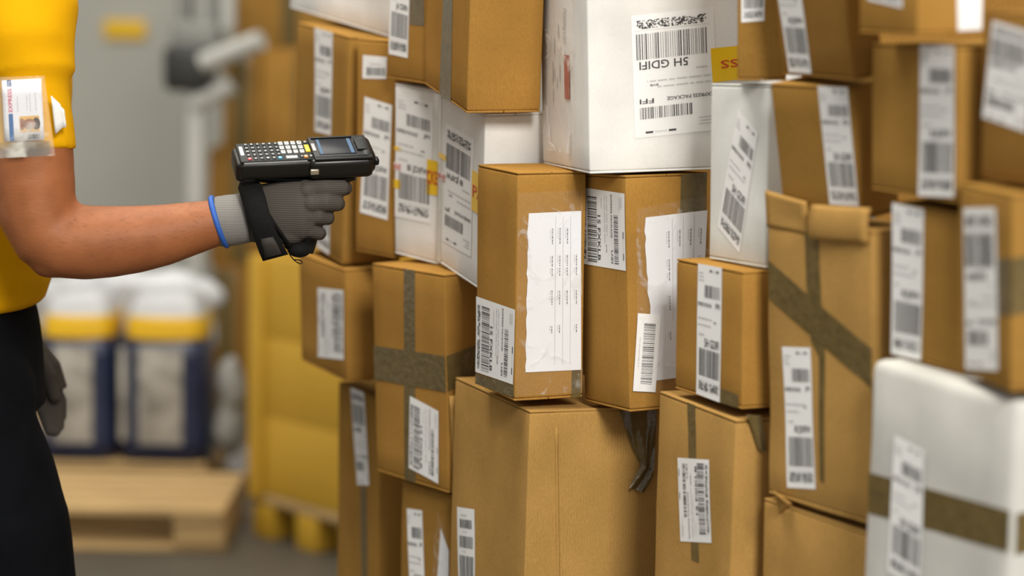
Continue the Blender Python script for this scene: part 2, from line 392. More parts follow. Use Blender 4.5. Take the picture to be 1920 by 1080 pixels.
DECALS = [
 {'t': 'label', 'b': 'A2', 'f': 'L', 'o': 0, 'kind': 'full', 'big': '8I JDIFW', 'code': 'JFI', 'uv': [[0.1088, 0.3684], [0.2125, 0.3684], [0.2195, 0.2003], [0.1278, 0.1958]]},
 {'t': 'label', 'b': 'A2', 'f': 'L', 'o': 0, 'kind': 'full', 'big': '8I JDIFW', 'code': 'JFI', 'uv': [[0.1323, 0.1819], [0.221, 0.1863], [0.2312, 0.0027], [0.1569, 0.0041]]},
 {'t': 'label', 'b': 'B2', 'f': 'L', 'o': 0, 'kind': 'small', 'big': '', 'code': '', 'uv': [[0.0158, 0.315], [0.0771, 0.3147], [0.0763, 0.2806], [0.0149, 0.278]]},
 {'t': 'label', 'b': 'B2', 'f': 'L', 'o': 0, 'kind': 'full', 'big': '8I JDIFW', 'code': 'JFI', 'uv': [[0.0209, 0.2497], [0.0918, 0.2408], [0.0828, 0.0589], [0.0125, 0.0644]]},
 {'t': 'label', 'b': 'B3a', 'f': 'L', 'o': 0, 'kind': 'full', 'big': '8I JDIFW', 'code': 'JFI', 'uv': [[0.004, 0.2566], [0.0909, 0.2489], [0.0874, 0.0614], [0.0019, 0.0603]]},
 {'t': 'label', 'b': 'B3b', 'f': 'L', 'o': 180, 'kind': 'full', 'big': '8I JDIFW', 'code': 'JFI', 'uv': [[0.0383, 0.2182], [0.1746, 0.2129], [0.1698, 0.04], [0.0289, 0.0365]]},
 {'t': 'label', 'b': 'B1a', 'f': 'L', 'o': 0, 'kind': 'full', 'big': 'JA CDIFN', 'code': 'JFI', 'uv': [[0.0005, 0.2216], [0.0586, 0.2111], [0.0593, 0.0355], [0.0027, 0.0381]]},
 {'t': 'label', 'b': 'A3', 'f': 'L', 'o': 270, 'kind': 'full', 'big': '1S FXKLB', 'code': 'UZI', 'uv': [[0.0906, 0.1392], [0.2108, 0.1518], [0.2067, 0.0355], [0.083, 0.0198]]},
 {'t': 'label', 'b': 'E2', 'f': 'L', 'o': 270, 'kind': 'full', 'big': '1S FXKLB', 'code': 'UZI', 'uv': [[0.0564, 0.9589], [0.1439, 0.9739], [0.158, 0.8702], [0.071, 0.8514]]},
 {'t': 'label', 'b': 'A4', 'f': 'L', 'o': 180, 'kind': 'full', 'big': '8I JDIFW', 'code': 'JFI', 'uv': [[0.0534, 0.8805000000000001], [0.1101, 0.8805000000000001], [0.1362, 0.7281], [0.0846, 0.7184]]},
 {'t': 'label', 'b': 'B4', 'f': 'L', 'o': 90, 'kind': 'full', 'big': '1S FXKLB', 'code': 'UZI', 'lift': 0.0006, 'uv': [[0.1069, 0.1342], [0.1874, 0.1215], [0.1832, 0.0101], [0.0991, 0.0211]]},
 {'t': 'label', 'b': 'B5', 'f': 'L', 'o': 0, 'kind': 'full', 'big': '8I JDIFW', 'code': 'JFI', 'uv': [[0.0165, 0.7516], [0.061, 0.7573], [0.0777, 0.5732], [0.0347, 0.571]]},
 {'t': 'label', 'b': 'C2', 'f': 'L', 'o': 0, 'kind': 'bars3', 'big': '', 'code': '', 'uv': [[0.0279, 0.7914], [0.0968, 0.8024], [0.1188, 0.63], [0.0523, 0.6185]]},
 {'t': 'label', 'b': 'C1', 'f': 'L', 'o': 90, 'kind': 'full', 'big': '1S FXKLB', 'code': 'UZI', 'uv': [[0.0005, 0.1256], [0.1443, 0.126], [0.1394, 0.0224], [0.0005, 0.0176]]},
 {'t': 'label', 'b': 'D1', 'f': 'L', 'o': 90, 'kind': 'full', 'big': '1S FXKLB', 'code': 'UZI', 'uv': [[0.0044, 0.2969], [0.1304, 0.2919], [0.1294, 0.1891], [0.0015, 0.1915]]},
 {'t': 'label', 'b': 'D1', 'f': 'R', 'o': 90, 'kind': 'bar1', 'big': '', 'code': '', 'lift': 0.0022, 'uv': [[0.0133, 0.1323], [0.0481, 0.1279], [0.038, 0.0244], [0.0039, 0.0285]]},
 {'t': 'label', 'b': 'D0', 'f': 'R', 'o': 180, 'kind': 'full', 'big': '5H GDIFI', 'code': 'FFI', 'uv': [[0.0598, 0.2062], [0.175, 0.2163], [0.179, 0.0535], [0.0631, 0.0449]]},
 {'t': 'label', 'b': 'E1', 'f': 'L', 'o': 0, 'kind': 'full', 'big': '5H GDIFI', 'code': 'FFI', 'uv': [[0.0598, 0.1691], [0.1229, 0.1695], [0.1212, 0.0005], [0.0589, 0.0025]]},
 {'t': 'label', 'b': 'E3', 'f': 'L', 'o': 0, 'kind': 'full', 'big': '5H GDIFI', 'code': 'FFI', 'uv': [[0.0672, 0.1924], [0.1167, 0.1642], [0.079, 0.0136], [0.0213, 0.043]]},
 {'t': 'label', 'b': 'F0a', 'f': 'R', 'o': 0, 'kind': 'full', 'big': '8I JDIFW', 'code': 'JFI', 'uv': [[0.0036, 0.1746], [0.0331, 0.1774], [0.0321, 0.0725], [0.0044, 0.0709]]},
 {'t': 'label', 'b': 'F0b', 'f': 'L', 'o': 0, 'kind': 'full', 'big': '8I JDIFW', 'code': 'JFI', 'uv': [[0.0016, 0.1513], [0.0667, 0.1485], [0.076, 0.0044], [0.0178, 0.004]]},
 {'t': 'label', 'b': 'F1', 'f': 'L', 'o': 0, 'kind': 'full', 'big': '5H GDIFI', 'code': 'FFI', 'uv': [[0.0848, 0.1543], [0.1364, 0.1542], [0.1361, 0.0171], [0.0865, 0.0158]]},
 {'t': 'label', 'b': 'F2', 'f': 'L', 'o': 0, 'kind': 'full', 'big': '8I JDIFW', 'code': 'JFI', 'uv': [[0.0294, 0.1841], [0.0876, 0.1898], [0.1013, 0.0233], [0.041, 0.0145]]},
 {'t': 'label', 'b': 'G0', 'f': 'L', 'o': 0, 'kind': 'full', 'big': '8I JDIFW', 'code': 'JFI', 'uv': [[0.0176, 0.1203], [0.0795, 0.1141], [0.0847, 0.0289], [0.0174, 0.0358]]},
 {'t': 'label', 'b': 'G0', 'f': 'R', 'o': 0, 'kind': 'blank', 'big': '', 'code': '', 'uv': [[0.0458, 0.0915], [0.08, 0.0938], [0.0788, 0.005], [0.049, 0.0047]]},
 {'t': 'label', 'b': 'G1', 'f': 'L', 'o': 0, 'kind': 'full', 'big': '8I JDIFW', 'code': 'JFI', 'uv': [[0.1067, 0.1631], [0.1756, 0.1629], [0.1762, 0.0062], [0.1033, 0.0019]]},
 {'t': 'label', 'b': 'G2', 'f': 'L', 'o': 0, 'kind': 'full', 'big': '8I JDIFW', 'code': 'JFI', 'uv': [[0.0021, 0.1699], [0.0623, 0.1694], [0.0578, 0.0024], [0.0009, 0.0005]]},
 {'t': 'label', 'b': 'H0', 'f': 'L', 'o': 180, 'kind': 'full', 'big': '5H GDIFI', 'code': 'FFI', 'uv': [[0.0178, 0.1617], [0.0917, 0.152], [0.087, 0.0535], [0.0016, 0.0627]]},
 {'t': 'label', 'b': 'H1', 'f': 'L', 'o': 180, 'kind': 'full', 'big': '8I JDIFW', 'code': 'JFI', 'uv': [[0.0128, 0.1717], [0.0936, 0.1803], [0.1037, 0.0168], [0.02, 0.004]]},
 {'t': 'label', 'b': 'G3', 'f': 'L', 'o': 0, 'kind': 'full', 'big': '5H GDIFI', 'code': 'FFI', 'lift': 0.0006, 'uv': [[0.0556, 1.0837], [0.116, 1.0779], [0.1177, 0.924], [0.0532, 0.9313]]},
 {'t': 'tape', 'b': 'B1b', 'f': 'L', 'uv': [[0.1081, 0.185], [0.1657, 0.1912], [0.1659, 0.0014], [0.0965, 0.0005]]},
 {'t': 'tape', 'b': 'B1a', 'f': 'L', 'uv': [[0.0577, 0.1712], [0.0999, 0.1728], [0.1035, 0.0865], [0.0611, 0.0864]]},
 {'t': 'tape', 'b': 'B4', 'f': 'L', 'uv': [[0.0952, 0.3288], [0.1277, 0.3288], [0.1155, 0.0005], [0.0841, 0.0005]]},
 {'t': 'tape', 'b': 'B4', 'f': 'L', 'lift': 0.0003, 'uv': [[0.0005, 0.1998], [0.207, 0.207], [0.2095, 0.1529], [0.0005, 0.1461]]},
 {'t': 'tape', 'b': 'B4', 'f': 'R', 'lift': 0.0003, 'uv': [[0.0005, 0.2075], [0.0589, 0.2201], [0.0579, 0.1717], [0.0015, 0.1534]]},
 {'t': 'tape', 'b': 'A4', 'f': 'L', 'uv': [[0.0982, 0.7185], [0.1229, 0.7218], [0.1427, 0.3715], [0.1179, 0.3679]]},
 {'t': 'tape', 'b': 'E2', 'f': 'L', 'uv': [[0.0794, 1.036], [0.1015, 1.036], [0.1241, 0.8356], [0.102, 0.8344]]},
 {'t': 'tape', 'b': 'H1', 'f': 'L', 'uv': [[0.0711, 0.1244], [0.1306, 0.1339], [0.1307, 0.0766], [0.0722, 0.0701]]},
 {'t': 'tape', 'b': 'H1', 'f': 'R', 'uv': [[0.0005, 0.134], [0.058, 0.1388], [0.0588, 0.0854], [0.0005, 0.0767]]},
 {'t': 'tape', 'b': 'C1', 'f': 'R', 'uv': [[0.0847, 0.038], [0.0983, 0.038], [0.0991, 0.0005], [0.0846, 0.0005]]},
 {'t': 'tape', 'b': 'C1', 'f': 'L', 'uv': [[0.0005, 0.0153], [0.1413, 0.022], [0.1419, 0.0044], [0.0005, 0.0005]]},
 {'t': 'tape', 'b': 'D1', 'f': 'R', 'uv': [[0.0844, 0.3143], [0.1248, 0.3155], [0.1205, 0.2577], [0.0817, 0.2566]]},
 {'t': 'tape', 'b': 'E1', 'f': 'L', 'uv': [[0.1208, 0.0184], [0.1672, 0.0172], [0.1676, 0.0005], [0.1212, 0.0005]]},
 {'t': 'tape', 'b': 'F2', 'f': 'L', 'lift': 0.0003, 'uv': [[0.0007, 0.2863], [0.2066, 0.2027], [0.2056, 0.1578], [0.0038, 0.2394]]},
 {'t': 'tape', 'b': 'F2', 'f': 'L', 'uv': [[0.0761, 0.3356], [0.106, 0.3356], [0.1153, 0.1693], [0.0887, 0.1975]]},
 {'t': 'tape', 'b': 'F2', 'f': 'L', 'uv': [[0.1037, 0.1993], [0.1164, 0.1945], [0.1184, 0.0339], [0.1099, 0.0356]]},
 {'t': 'tape', 'b': 'G3', 'f': 'L', 'uv': [[0.0058, 1.0313], [0.2728, 1.0476], [0.2728, 1.0055], [0.0092, 0.986]]},
 {'t': 'tape', 'b': 'G3', 'f': 'R', 'uv': [[0.007, 1.045], [0.1065, 1.0528], [0.1092, 1.0109], [0.0082, 1.0022]]},
 {'t': 'tape', 'b': 'B3b', 'f': 'L', 'white': 1, 'uv': [[0.0005, 0.2558], [0.0149, 0.2551], [0.0227, 0.0005], [0.0062, 0.0005]]},
 {'t': 'ytape', 'b': 'B3a', 'f': 'L', 'o': 0, 'txt': 'CKE', 'uv': [[0.0779, 0.1612], [0.103, 0.1607], [0.103, 0.1081], [0.077, 0.1064]]},
 {'t': 'ytape', 'b': 'B3a', 'f': 'L', 'o': 0, 'txt': '', 'uv': [[0.0005, 0.1713], [0.0158, 0.1701], [0.0158, 0.1642], [0.0005, 0.1646]]},
 {'t': 'ytape', 'b': 'B3a', 'f': 'L', 'o': 0, 'txt': '', 'uv': [[0.0005, 0.1193], [0.0159, 0.119], [0.016, 0.1047], [0.0005, 0.105]]},
 {'t': 'ytape', 'b': 'B3a', 'f': 'L', 'o': 0, 'txt': 'dHE', 'white': 1, 'uv': [[0.0005, 0.1462], [0.0171, 0.1452], [0.0159, 0.1324], [0.0005, 0.1336]]},
 {'t': 'ytape', 'b': 'B3b', 'f': 'L', 'o': 0, 'txt': 'PA', 'uv': [[0.1697, 0.1687], [0.2164, 0.1671], [0.2103, 0.1089], [0.1682, 0.1099]]},
 {'t': 'ytape', 'b': 'B3b', 'f': 'L', 'o': 0, 'txt': '', 'uv': [[0.0058, 0.1698], [0.0436, 0.1684], [0.044, 0.1604], [0.0062, 0.1617]]},
 {'t': 'ytape', 'b': 'B3b', 'f': 'L', 'o': 0, 'txt': 'dHE', 'white': 1, 'uv': [[0.0045, 0.1411], [0.0424, 0.14], [0.0403, 0.1283], [0.0051, 0.1297]]},
 {'t': 'ytape', 'b': 'D0', 'f': 'R', 'o': 180, 'txt': 'EXPRESS', 'uv': [[0.1701, 0.1615], [0.2975, 0.171], [0.2973, 0.1275], [0.1727, 0.1162]]},
 {'t': 'pouch', 'b': 'C1', 'f': 'R', 'uv': [[0.0005, 0.2845], [0.0945, 0.2867], [0.0997, 0.0074], [0.0005, 0.0079]]},
 {'t': 'doc', 'b': 'C1', 'f': 'R', 'uv': [[0.0162, 0.2567], [0.0942, 0.2583], [0.0983, 0.0387], [0.0156, 0.0394]]},
 {'t': 'pouch', 'b': 'D1', 'f': 'R', 'uv': [[0.0144, 0.2709], [0.1243, 0.2849], [0.1163, 0.0146], [0.0095, 0.0266]]},
 {'t': 'doc', 'b': 'D1', 'f': 'R', 'uv': [[0.0263, 0.259], [0.124, 0.2648], [0.1068, 0.0423], [0.0358, 0.0397]]},
 {'t': 'pouch', 'b': 'D0', 'f': 'L', 'uv': [[0.0222, 0.2753], [0.1762, 0.264], [0.1688, 0.0225], [0.0182, 0.0221]]},
 {'t': 'doc', 'b': 'B5', 'f': 'L', 'uv': [[0.1155, 0.7411], [0.1385, 0.7108], [0.1385, 0.5962], [0.0988, 0.5785]]},
 {'t': 'pouch', 'b': 'B5', 'f': 'L', 'uv': [[0.1059, 0.7681], [0.1385, 0.7353], [0.1385, 0.5962], [0.0898, 0.5762]]},
]
INFO = {
 'A4': ('kraft0', 'tall brown carton under the small labelled box beside the yellow container'),
 'A3': ('kraft1', 'small brown carton with a sideways label directly below the scanner hand'),
 'A2': ('kraft0', 'brown carton with long label strip just behind the scanner head'),
 'A1': ('whitebox', 'white carton at the top left of the parcel wall'),
 'B5': ('kraft0', 'brown carton with document pouch below the cross-taped carton'),
 'B4': ('kraft1', 'brown carton with tape crossed both ways and a sideways label'),
 'B2': ('kraft1', 'narrow brown carton with a small barcode sticker above its big label'),
 'B3a': ('whitebox', 'white carton face with upright label next to the narrow brown carton'),
 'B3b': ('whitebox', 'white carton with upside-down label and red letters on yellow tape'),
 'B1a': ('kraft1', 'small brown carton at the top edge with tape beside its label'),
 'B1b': ('kraft1', 'brown carton with one vertical tape strip at the top, left of the big white box'),
 'C2': ('kraft3', 'large plain brown carton at bottom centre with crumpled tape hanging down'),
 'C1': ('kraft1', 'tall brown carton with whole white document in pouch, standing on the large plain carton'),
 'D1': ('kraft1', 'tall brown carton with creased pouch and a lone barcode sticker, under the white box'),
 'D0': ('whitebox', 'big bright white box with upside-down label and yellow tape'),
 'E2': ('kraft3', 'brown carton with sideways label at the bottom, right of the hanging tape'),
 'E1': ('kraft1', 'brown carton with vertical label strip between white leaning box and taped carton'),
 'E3': ('whitebox2', 'off-white box with slanted label leaning in the middle of the right half'),
 'F0a': ('kraft0', 'brown carton at the top edge directly right of the yellow tape'),
 'F3': ('kraft3', 'crumpled brown carton at the bottom edge with a torn corner'),
 'F2': ('kraft3', 'damaged brown carton with open flaps and a diagonal tape band'),
 'F1': ('kraft0', 'tilted brown carton with slanting label above the damaged open carton'),
 'F0b': ('kraft2', 'tilted brown carton with slanting label cut by the top edge'),
 'G3': ('whitebox3', 'large white box with wide brown tape band at bottom right'),
 'G2': ('kraft0', 'brown carton resting on the large white taped box behind the corner carton'),
 'G1': ('kraft0', 'brown carton with long label strip in the second row at upper right'),
 'G0': ('kraft1', 'brown carton cut by the top edge with a blank white sticker on its lit side'),
 'H1': ('kraft0', 'brown carton with brown tape on the right edge above the white taped box'),
 'H0': ('kraft2', 'brown carton at the upper right edge with a tilted label'),
}
C = {}
for i, (k, q) in enumerate(BOXES.items()):
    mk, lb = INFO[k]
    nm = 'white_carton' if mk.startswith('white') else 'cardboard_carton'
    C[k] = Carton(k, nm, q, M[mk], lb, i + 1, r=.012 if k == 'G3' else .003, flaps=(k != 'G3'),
                  amp=.003 if k in ('F3', 'F2') else (.002 if k in ('C2', 'E2', 'G3') else .0011))
for i, d in enumerate(DECALS):
    c, f, uv, lift = C[d['b']], d['f'], d['uv'], d.get('lift', 0)
    if d['t'] == 'label':
        s = c.sheet('shipping_label', f, uv, .0006 + lift, M['paper'])
        if d['kind'] != 'blank':
            c.printed('label_print', f, uv, d['o'], label_print(d['kind'], d['big'], d['code'], i), .0010 + lift, s, [M['ink'], M['greyink']])
    elif d['t'] == 'tape':
        s = c.sheet('packing_tape', f, uv, .0004 + lift, M['cleartape' if d.get('white') else 'tape'])
    elif d['t'] == 'ytape':
        s = c.sheet('printed_tape', f, uv, .0009, M['paper' if d.get('white') else 'ytape'], n=(4, 4))
        if d['txt']:
            p = Print(i)
            if d['txt'] == 'EXPRESS': p.text('EXPRESS', .06, .90, .38, .62)
            elif d['txt'] == 'PA': p.text('PA', .12, 1.2, .35, .66)
            elif d['txt'] == 'CKE': p.text('CKE', .02, 1.0, .30, .70)
            else: p.text(d['txt'], 0, 1, .1, .9)
            if d['txt'] == 'PA': p.v = [(min(a, 1), b) for a, b in p.v]
            c.printed('tape_lettering', f, uv, d['o'], p, .0013, s, [M['redink']])
    elif d['t'] == 'doc':
        s = c.sheet('paper_document', f, uv, .0012, M['docpaper'], rag=.035 if d['b'] != 'B5' else 0, n=(8, 24))
        p = Print(i)
        if d['b'] == 'C1': cols = (.52, .66, .80); top = .97; bot = .04
        else: cols = (.44, .62, .80); top = .98; bot = .35
        if d['b'] != 'B5':
            for cx in cols: p.rect(cx - .006, cx + .002, bot, top, 1)
            for cx in cols + (.97,):
                for t0, ln in ((.80, .1), (.66, .07), (.60, .05), (.42, .09), (.24, .05)):
                    if p.rng.random() < .8:
                        tt = t0
                        while tt < t0 + ln:
                            kk = p.rng.uniform(.006, .02); p.rect(cx - .068, cx - .050, tt, min(tt + kk, t0 + ln), 0); tt += kk + .005
                        p.rect(cx - .100, cx - .090, t0 + ln * .3, t0 + ln, 1)
            c.printed('document_print', f, uv, 0, p, .0015, s, [M['midink'], M['greyink']])
    elif d['t'] == 'pouch':
        c.sheet('document_pouch', f, uv, .0022, M['wrapfilm' if d['b'] == 'D0' else 'film'], n=(14, 26), wob=.0022)
        if d['b'] == 'D0':
            p = Print(i); p.rect(.66, .83, .30, .545, 0); p.text('Packing List', 0, 1, 0, 1, 1)
            k = len(p.v) - len(text_shape('Packing List')[0])
            p.v[k:] = [(.60 + .14 * y, .80 - .19 * x) for x, y in p.v[k:]]
            for q in range(8):
                a = p.rng.uniform(.15, .5); b = p.rng.uniform(.15, .85); p.rect(a, a + .02, b, b + p.rng.uniform(.03, .1), 2)
            c.printed('pouch_print', f, uv, 0, p, .0012, c.root, [mat('dull_red_print', (.45, .09, .05)), M['greyink'], mat('pale_print', (.55, .53, .52))])

def panel_on(c, name, face, uv, off, thick, material, curl=0, n=(8, 8), curve=None):
    """board panel with real thickness lying along a carton face (u, v may run past its edges)"""
    v, f = [], []; nx, ny = n; k = (nx + 1) * (ny + 1)
    for lay in (0, 1):
        for j in range(ny + 1):
            for i in range(nx + 1):
                o = off + (thick if lay else 0) + (curve(i / nx, j / ny) if curve else 0)
                v.append(c.quad_pt(face, uv, i / nx, j / ny, o))
    def g(l, i, j): return l * k + j * (nx + 1) + i
    for j in range(ny):
        for i in range(nx):
            f.append((g(1, i, j), g(1, i + 1, j), g(1, i + 1, j + 1), g(1, i, j + 1)))
            f.append((g(0, i, j), g(0, i, j + 1), g(0, i + 1, j + 1), g(0, i + 1, j)))
    for i in range(nx):
        f.append((g(0, i, 0), g(0, i + 1, 0), g(1, i + 1, 0), g(1, i, 0))); f.append((g(0, i, ny), g(1, i, ny), g(1, i + 1, ny), g(0, i + 1, ny)))
    for j in range(ny):
        f.append((g(0, 0, j), g(1, 0, j), g(1, 0, j + 1), g(0, 0, j + 1))); f.append((g(0, nx, j), g(0, nx, j + 1), g(1, nx, j + 1), g(1, nx, j)))
    return link_mesh(name, v, f, material, c.root, True)

XUV = {'flapA': [[-0.0045, 0.3696], [0.0805, 0.3614], [0.0826, 0.3228], [-0.0014, 0.3261]], 'flapB': [[0.0997, 0.3595], [0.206, 0.362], [0.2021, 0.3222], [0.0964, 0.3195]], 'flapC': [[0.0014, 0.1478], [0.0184, 0.1476], [0.0141, 0.0021], [0.0046, 0.001]], 'flapD': [[0.034, 0.9499], [0.0556, 0.9652], [0.063, 0.9491], [0.0392, 0.9332]], 'seam': [[0.0373, 0.9578], [0.042, 0.9577], [0.059, 0.6568], [0.0541, 0.6571]], 'hang': [([0.1311, 0.9783], [0.1883, 0.9764]), ([0.1385, 0.9578], [0.1893, 0.956]), ([0.1467, 0.9388], [0.1893, 0.9371]), ([0.1565, 0.9196], [0.1877, 0.9183]), ([0.1645, 0.9064], [0.186, 0.9025]), ([0.1689, 0.8987], [0.1848, 0.8935]), ([0.1596, 0.887], [0.1844, 0.8844]), ([0.152, 0.8745], [0.18, 0.8725]), ([0.1489, 0.8694], [0.1739, 0.8606])], 'hang2': [([0.0113, 1.0439], [0.0337, 1.0413]), ([0.0184, 1.0308], [0.038, 1.0263]), ([0.0251, 1.0137], [0.0388, 1.0075]), ([0.0301, 1.0], [0.04, 0.9954])]}
# the damaged carton: one flap standing up, one folded outwards, torn slit between them
panel_on(C['F2'], 'open_flap', 'L', XUV['flapA'], -.0034, .004, M['kraft3'], curve=lambda i, j: .005 * max(0, j - .35) * math.sin(i * 2))
panel_on(C['F2'], 'open_flap', 'L', XUV['flapB'], .001, .005, M['kraft3'], curve=lambda i, j: .0035 * math.sin(j * math.pi) ** .7 + .002 * math.sin(i * 5))
# cross-taped carton: the loose lower flap on its lit side
panel_on(C['B4'], 'loose_flap', 'R', XUV['flapC'], .004, .004, M['kraft3'], n=(3, 8), curve=lambda i, j: .004 * (1 - j))
# crumpled carton: torn corner tab
panel_on(C['F3'], 'torn_flap', 'L', XUV['flapD'], .001, .004, M['kraft3'], curve=lambda i, j: .022 * i * j)
# score line on the large carton
c2 = C['C2']
panel_on(c2, 'side_seam', 'R', XUV['seam'], .0002, .0008, M['kraft3'], n=(1, 12))
# packing tape that came loose from the large carton and hangs in a twist
def hanging_tape(c, face, rows, off, amp, seed, name='loose_tape'):
    v, f = [], []; n = 12
    for j, (a, b, o) in enumerate(rows):
        for i in range(n + 1):
            t = i / n; u = a[0] + (b[0] - a[0]) * t; w_ = a[1] + (b[1] - a[1]) * t
            fold = amp * (1 + math.sin(t * 9 + j * .8 + seed)) * (.35 + .65 * min(1, j / 3))
            v.append(c.fp(face, u, w_, off + o + fold))
    for j in range(len(rows) - 1):
        for i in range(n): f.append((j * (n + 1) + i, j * (n + 1) + i + 1, (j + 1) * (n + 1) + i + 1, (j + 1) * (n + 1) + i))
    o = link_mesh(name, v, f, M['tape'], c.root, True); return o
hanging_tape(c2, 'R', [(a, b, .002) for a, b in XUV['hang']], .002, .004, 1)
hanging_tape(C['E2'], 'R', [(a, b, .002) for a, b in XUV['hang2']], .002, .003, 2)

# ------------------------------------------------------------------ the worker
def loft(rings, n=24, ref=Vector((0, 0, 1))):
    """closed tube through (centre, radius_a, radius_b, optional ref axis); a lies along ref, b across it"""
    pts = [Vector(r[0]) for r in rings]; v, f = [], []
    for k, r in enumerate(rings):
        t = (pts[min(k + 1, len(pts) - 1)] - pts[max(k - 1, 0)]).normalized()
        rf = Vector(r[3]) if len(r) > 3 else ref
        a = (rf - t * rf.dot(t))
        if a.length < 1e-4: a = t.orthogonal()
        a.normalize(); b = t.cross(a)
        for i in range(n):
            th = 2 * math.pi * i / n
            v.append(pts[k] + a * (math.cos(th) * r[1]) + b * (math.sin(th) * r[2]))
    for k in range(len(rings) - 1):
        for i in range(n):
            f.append((k * n + i, k * n + (i + 1) % n, (k + 1) * n + (i + 1) % n, (k + 1) * n + i))
    f.append(tuple(reversed(range(n)))); f.append(tuple((len(rings) - 1) * n + i for i in range(n)))
    return v, f

def ball(c, r, n=14):
    c = Vector(c); rx, ry, rz = (r, r, r) if isinstance(r, (int, float)) else r
    v, f = [c + Vector((0, 0, rz))], []
    for j in range(1, n):
        ph = math.pi * j / n
        for i in range(2 * n):
            th = math.pi * i / n
            v.append(c + Vector((rx * math.sin(ph) * math.cos(th), ry * math.sin(ph) * math.sin(th), rz * math.cos(ph))))
    v.append(c - Vector((0, 0, rz))); m = 2 * n
    for i in range(m): f.append((0, 1 + i, 1 + (i + 1) % m))
    for j in range(n - 2):
        for i in range(m): f.append((1 + j * m + i, 1 + (j + 1) * m + i, 1 + (j + 1) * m + (i + 1) % m, 1 + j * m + (i + 1) % m))
    e = len(v) - 1
    for i in range(m): f.append((e, 1 + (n - 2) * m + (i + 1) % m, 1 + (n - 2) * m + i))
    return v, f

def chain(pts, n=18, ref=Vector((0, 0, 1))):
    """round-ended limb through (centre, radius) stations"""
    out = [loft([(p, r, r) for p, r in pts], n, ref)]
    out += [ball(p, r) for p, r in (pts[0], pts[-1])]
    return out

def fuse(name, shapes, voxel, material, parent=None, smooth=6, wrinkle=None):
    v, f = [], []
    for sv, sf in shapes:
        k = len(v); v += sv; f += [tuple(i + k for i in q) for q in sf]
    o = link_mesh('tmp', v, f, material)
    m = o.modifiers.new('r', 'REMESH'); m.mode = 'VOXEL'; m.voxel_size = voxel
    s = o.modifiers.new('s', 'SMOOTH'); s.factor = .5; s.iterations = smooth
    dg = bpy.context.evaluated_depsgraph_get(); dg.update()
    me = bpy.data.meshes.new_from_object(o.evaluated_get(dg))
    bpy.data.objects.remove(o)
    me.name = name
    if wrinkle:
        nrm = [vv.normal.copy() for vv in me.vertices]
        for vv, nn in zip(me.vertices, nrm): vv.co += nn * wrinkle(vv.co)
    for p in me.polygons: p.use_smooth = True
    me.update()
    r = bpy.data.objects.new(name, me); COL.objects.link(r)
    if parent is not None: r.parent = parent
    return r

def skin_mat():
    m, nt, b = new_mat('skin'); N, Lk = nt.nodes.new, nt.links.new
    b.inputs['Roughness'].default_value = .55; b.inputs['Specular IOR Level'].default_value = .3; b.inputs['Subsurface Weight'].default_value = .12
    b.inputs['Subsurface Radius'].default_value = (.01, .004, .002); b.inputs['Subsurface Scale'].default_value = .5
    tc = N('ShaderNodeTexCoord'); n = N('ShaderNodeTexNoise'); n.inputs['Scale'].default_value = 22; n.inputs['Detail'].default_value = 6
    Lk(tc.outputs['Object'], n.inputs['Vector'])
    r = N('ShaderNodeValToRGB'); r.color_ramp.elements[0].position = .3; r.color_ramp.elements[1].position = .75
    r.color_ramp.elements[0].color = (.265, .088, .030, 1); r.color_ramp.elements[1].color = (.365, .13, .046, 1)
    Lk(n.outputs['Fac'], r.inputs[0]); Lk(r.outputs[0], b.inputs['Base Color'])
    n2 = N('ShaderNodeTexNoise'); n2.inputs['Scale'].default_value = 260; n2.inputs['Detail'].default_value = 4
    mp = N('ShaderNodeMapping'); mp.inputs['Scale'].default_value = (.35, 1, 1); Lk(tc.outputs['Object'], mp.inputs[0]); Lk(mp.outputs[0], n2.inputs['Vector'])
    bp = N('ShaderNodeBump'); bp.inputs['Strength'].default_value = .35; bp.inputs['Distance'].default_value = .001
    Lk(n2.outputs['Fac'], bp.inputs['Height']); Lk(bp.outputs[0], b.inputs['Normal'])
    return m

M['skin'] = skin_mat()
M['shirt'] = mat('yellow_cotton', (.72, .365, .001), .85, .04, 14, bump=.25, bscale=700, spec=.1)
M['trousers'] = mat('black_work_cloth', (.004, .0045, .006), .9, .2, 20, bump=.4, bscale=500, spec=.08)
M['glove'] = knit_mat('grey_knit_glove', (.078, .068, .058), 105)
M['cuffknit'] = knit_mat('grey_knit_cuff', (.215, .205, .19), 140)
M['blue'] = mat('blue_glove_hem', (.02, .10, .42), .6)
M['hair'] = mat('dark_hair', (.02, .014, .01), .6, .3, 200)
M['eye'] = mat('eye_white', (.8, .78, .75), .2)
M['boot'] = mat('black_boot', (.02, .018, .016), .5)

person = tag(empty('person', (-.74, 3.22, 0)), 'worker in yellow t-shirt and black trousers holding out a scanner', 'person')
person_o = Vector((-.74, 3.22, 0))
def to_person(o):
    """keep world placement while parenting to the person's base"""
    o.parent = person; o.matrix_parent_inverse = Matrix.Translation(-person_o); return o

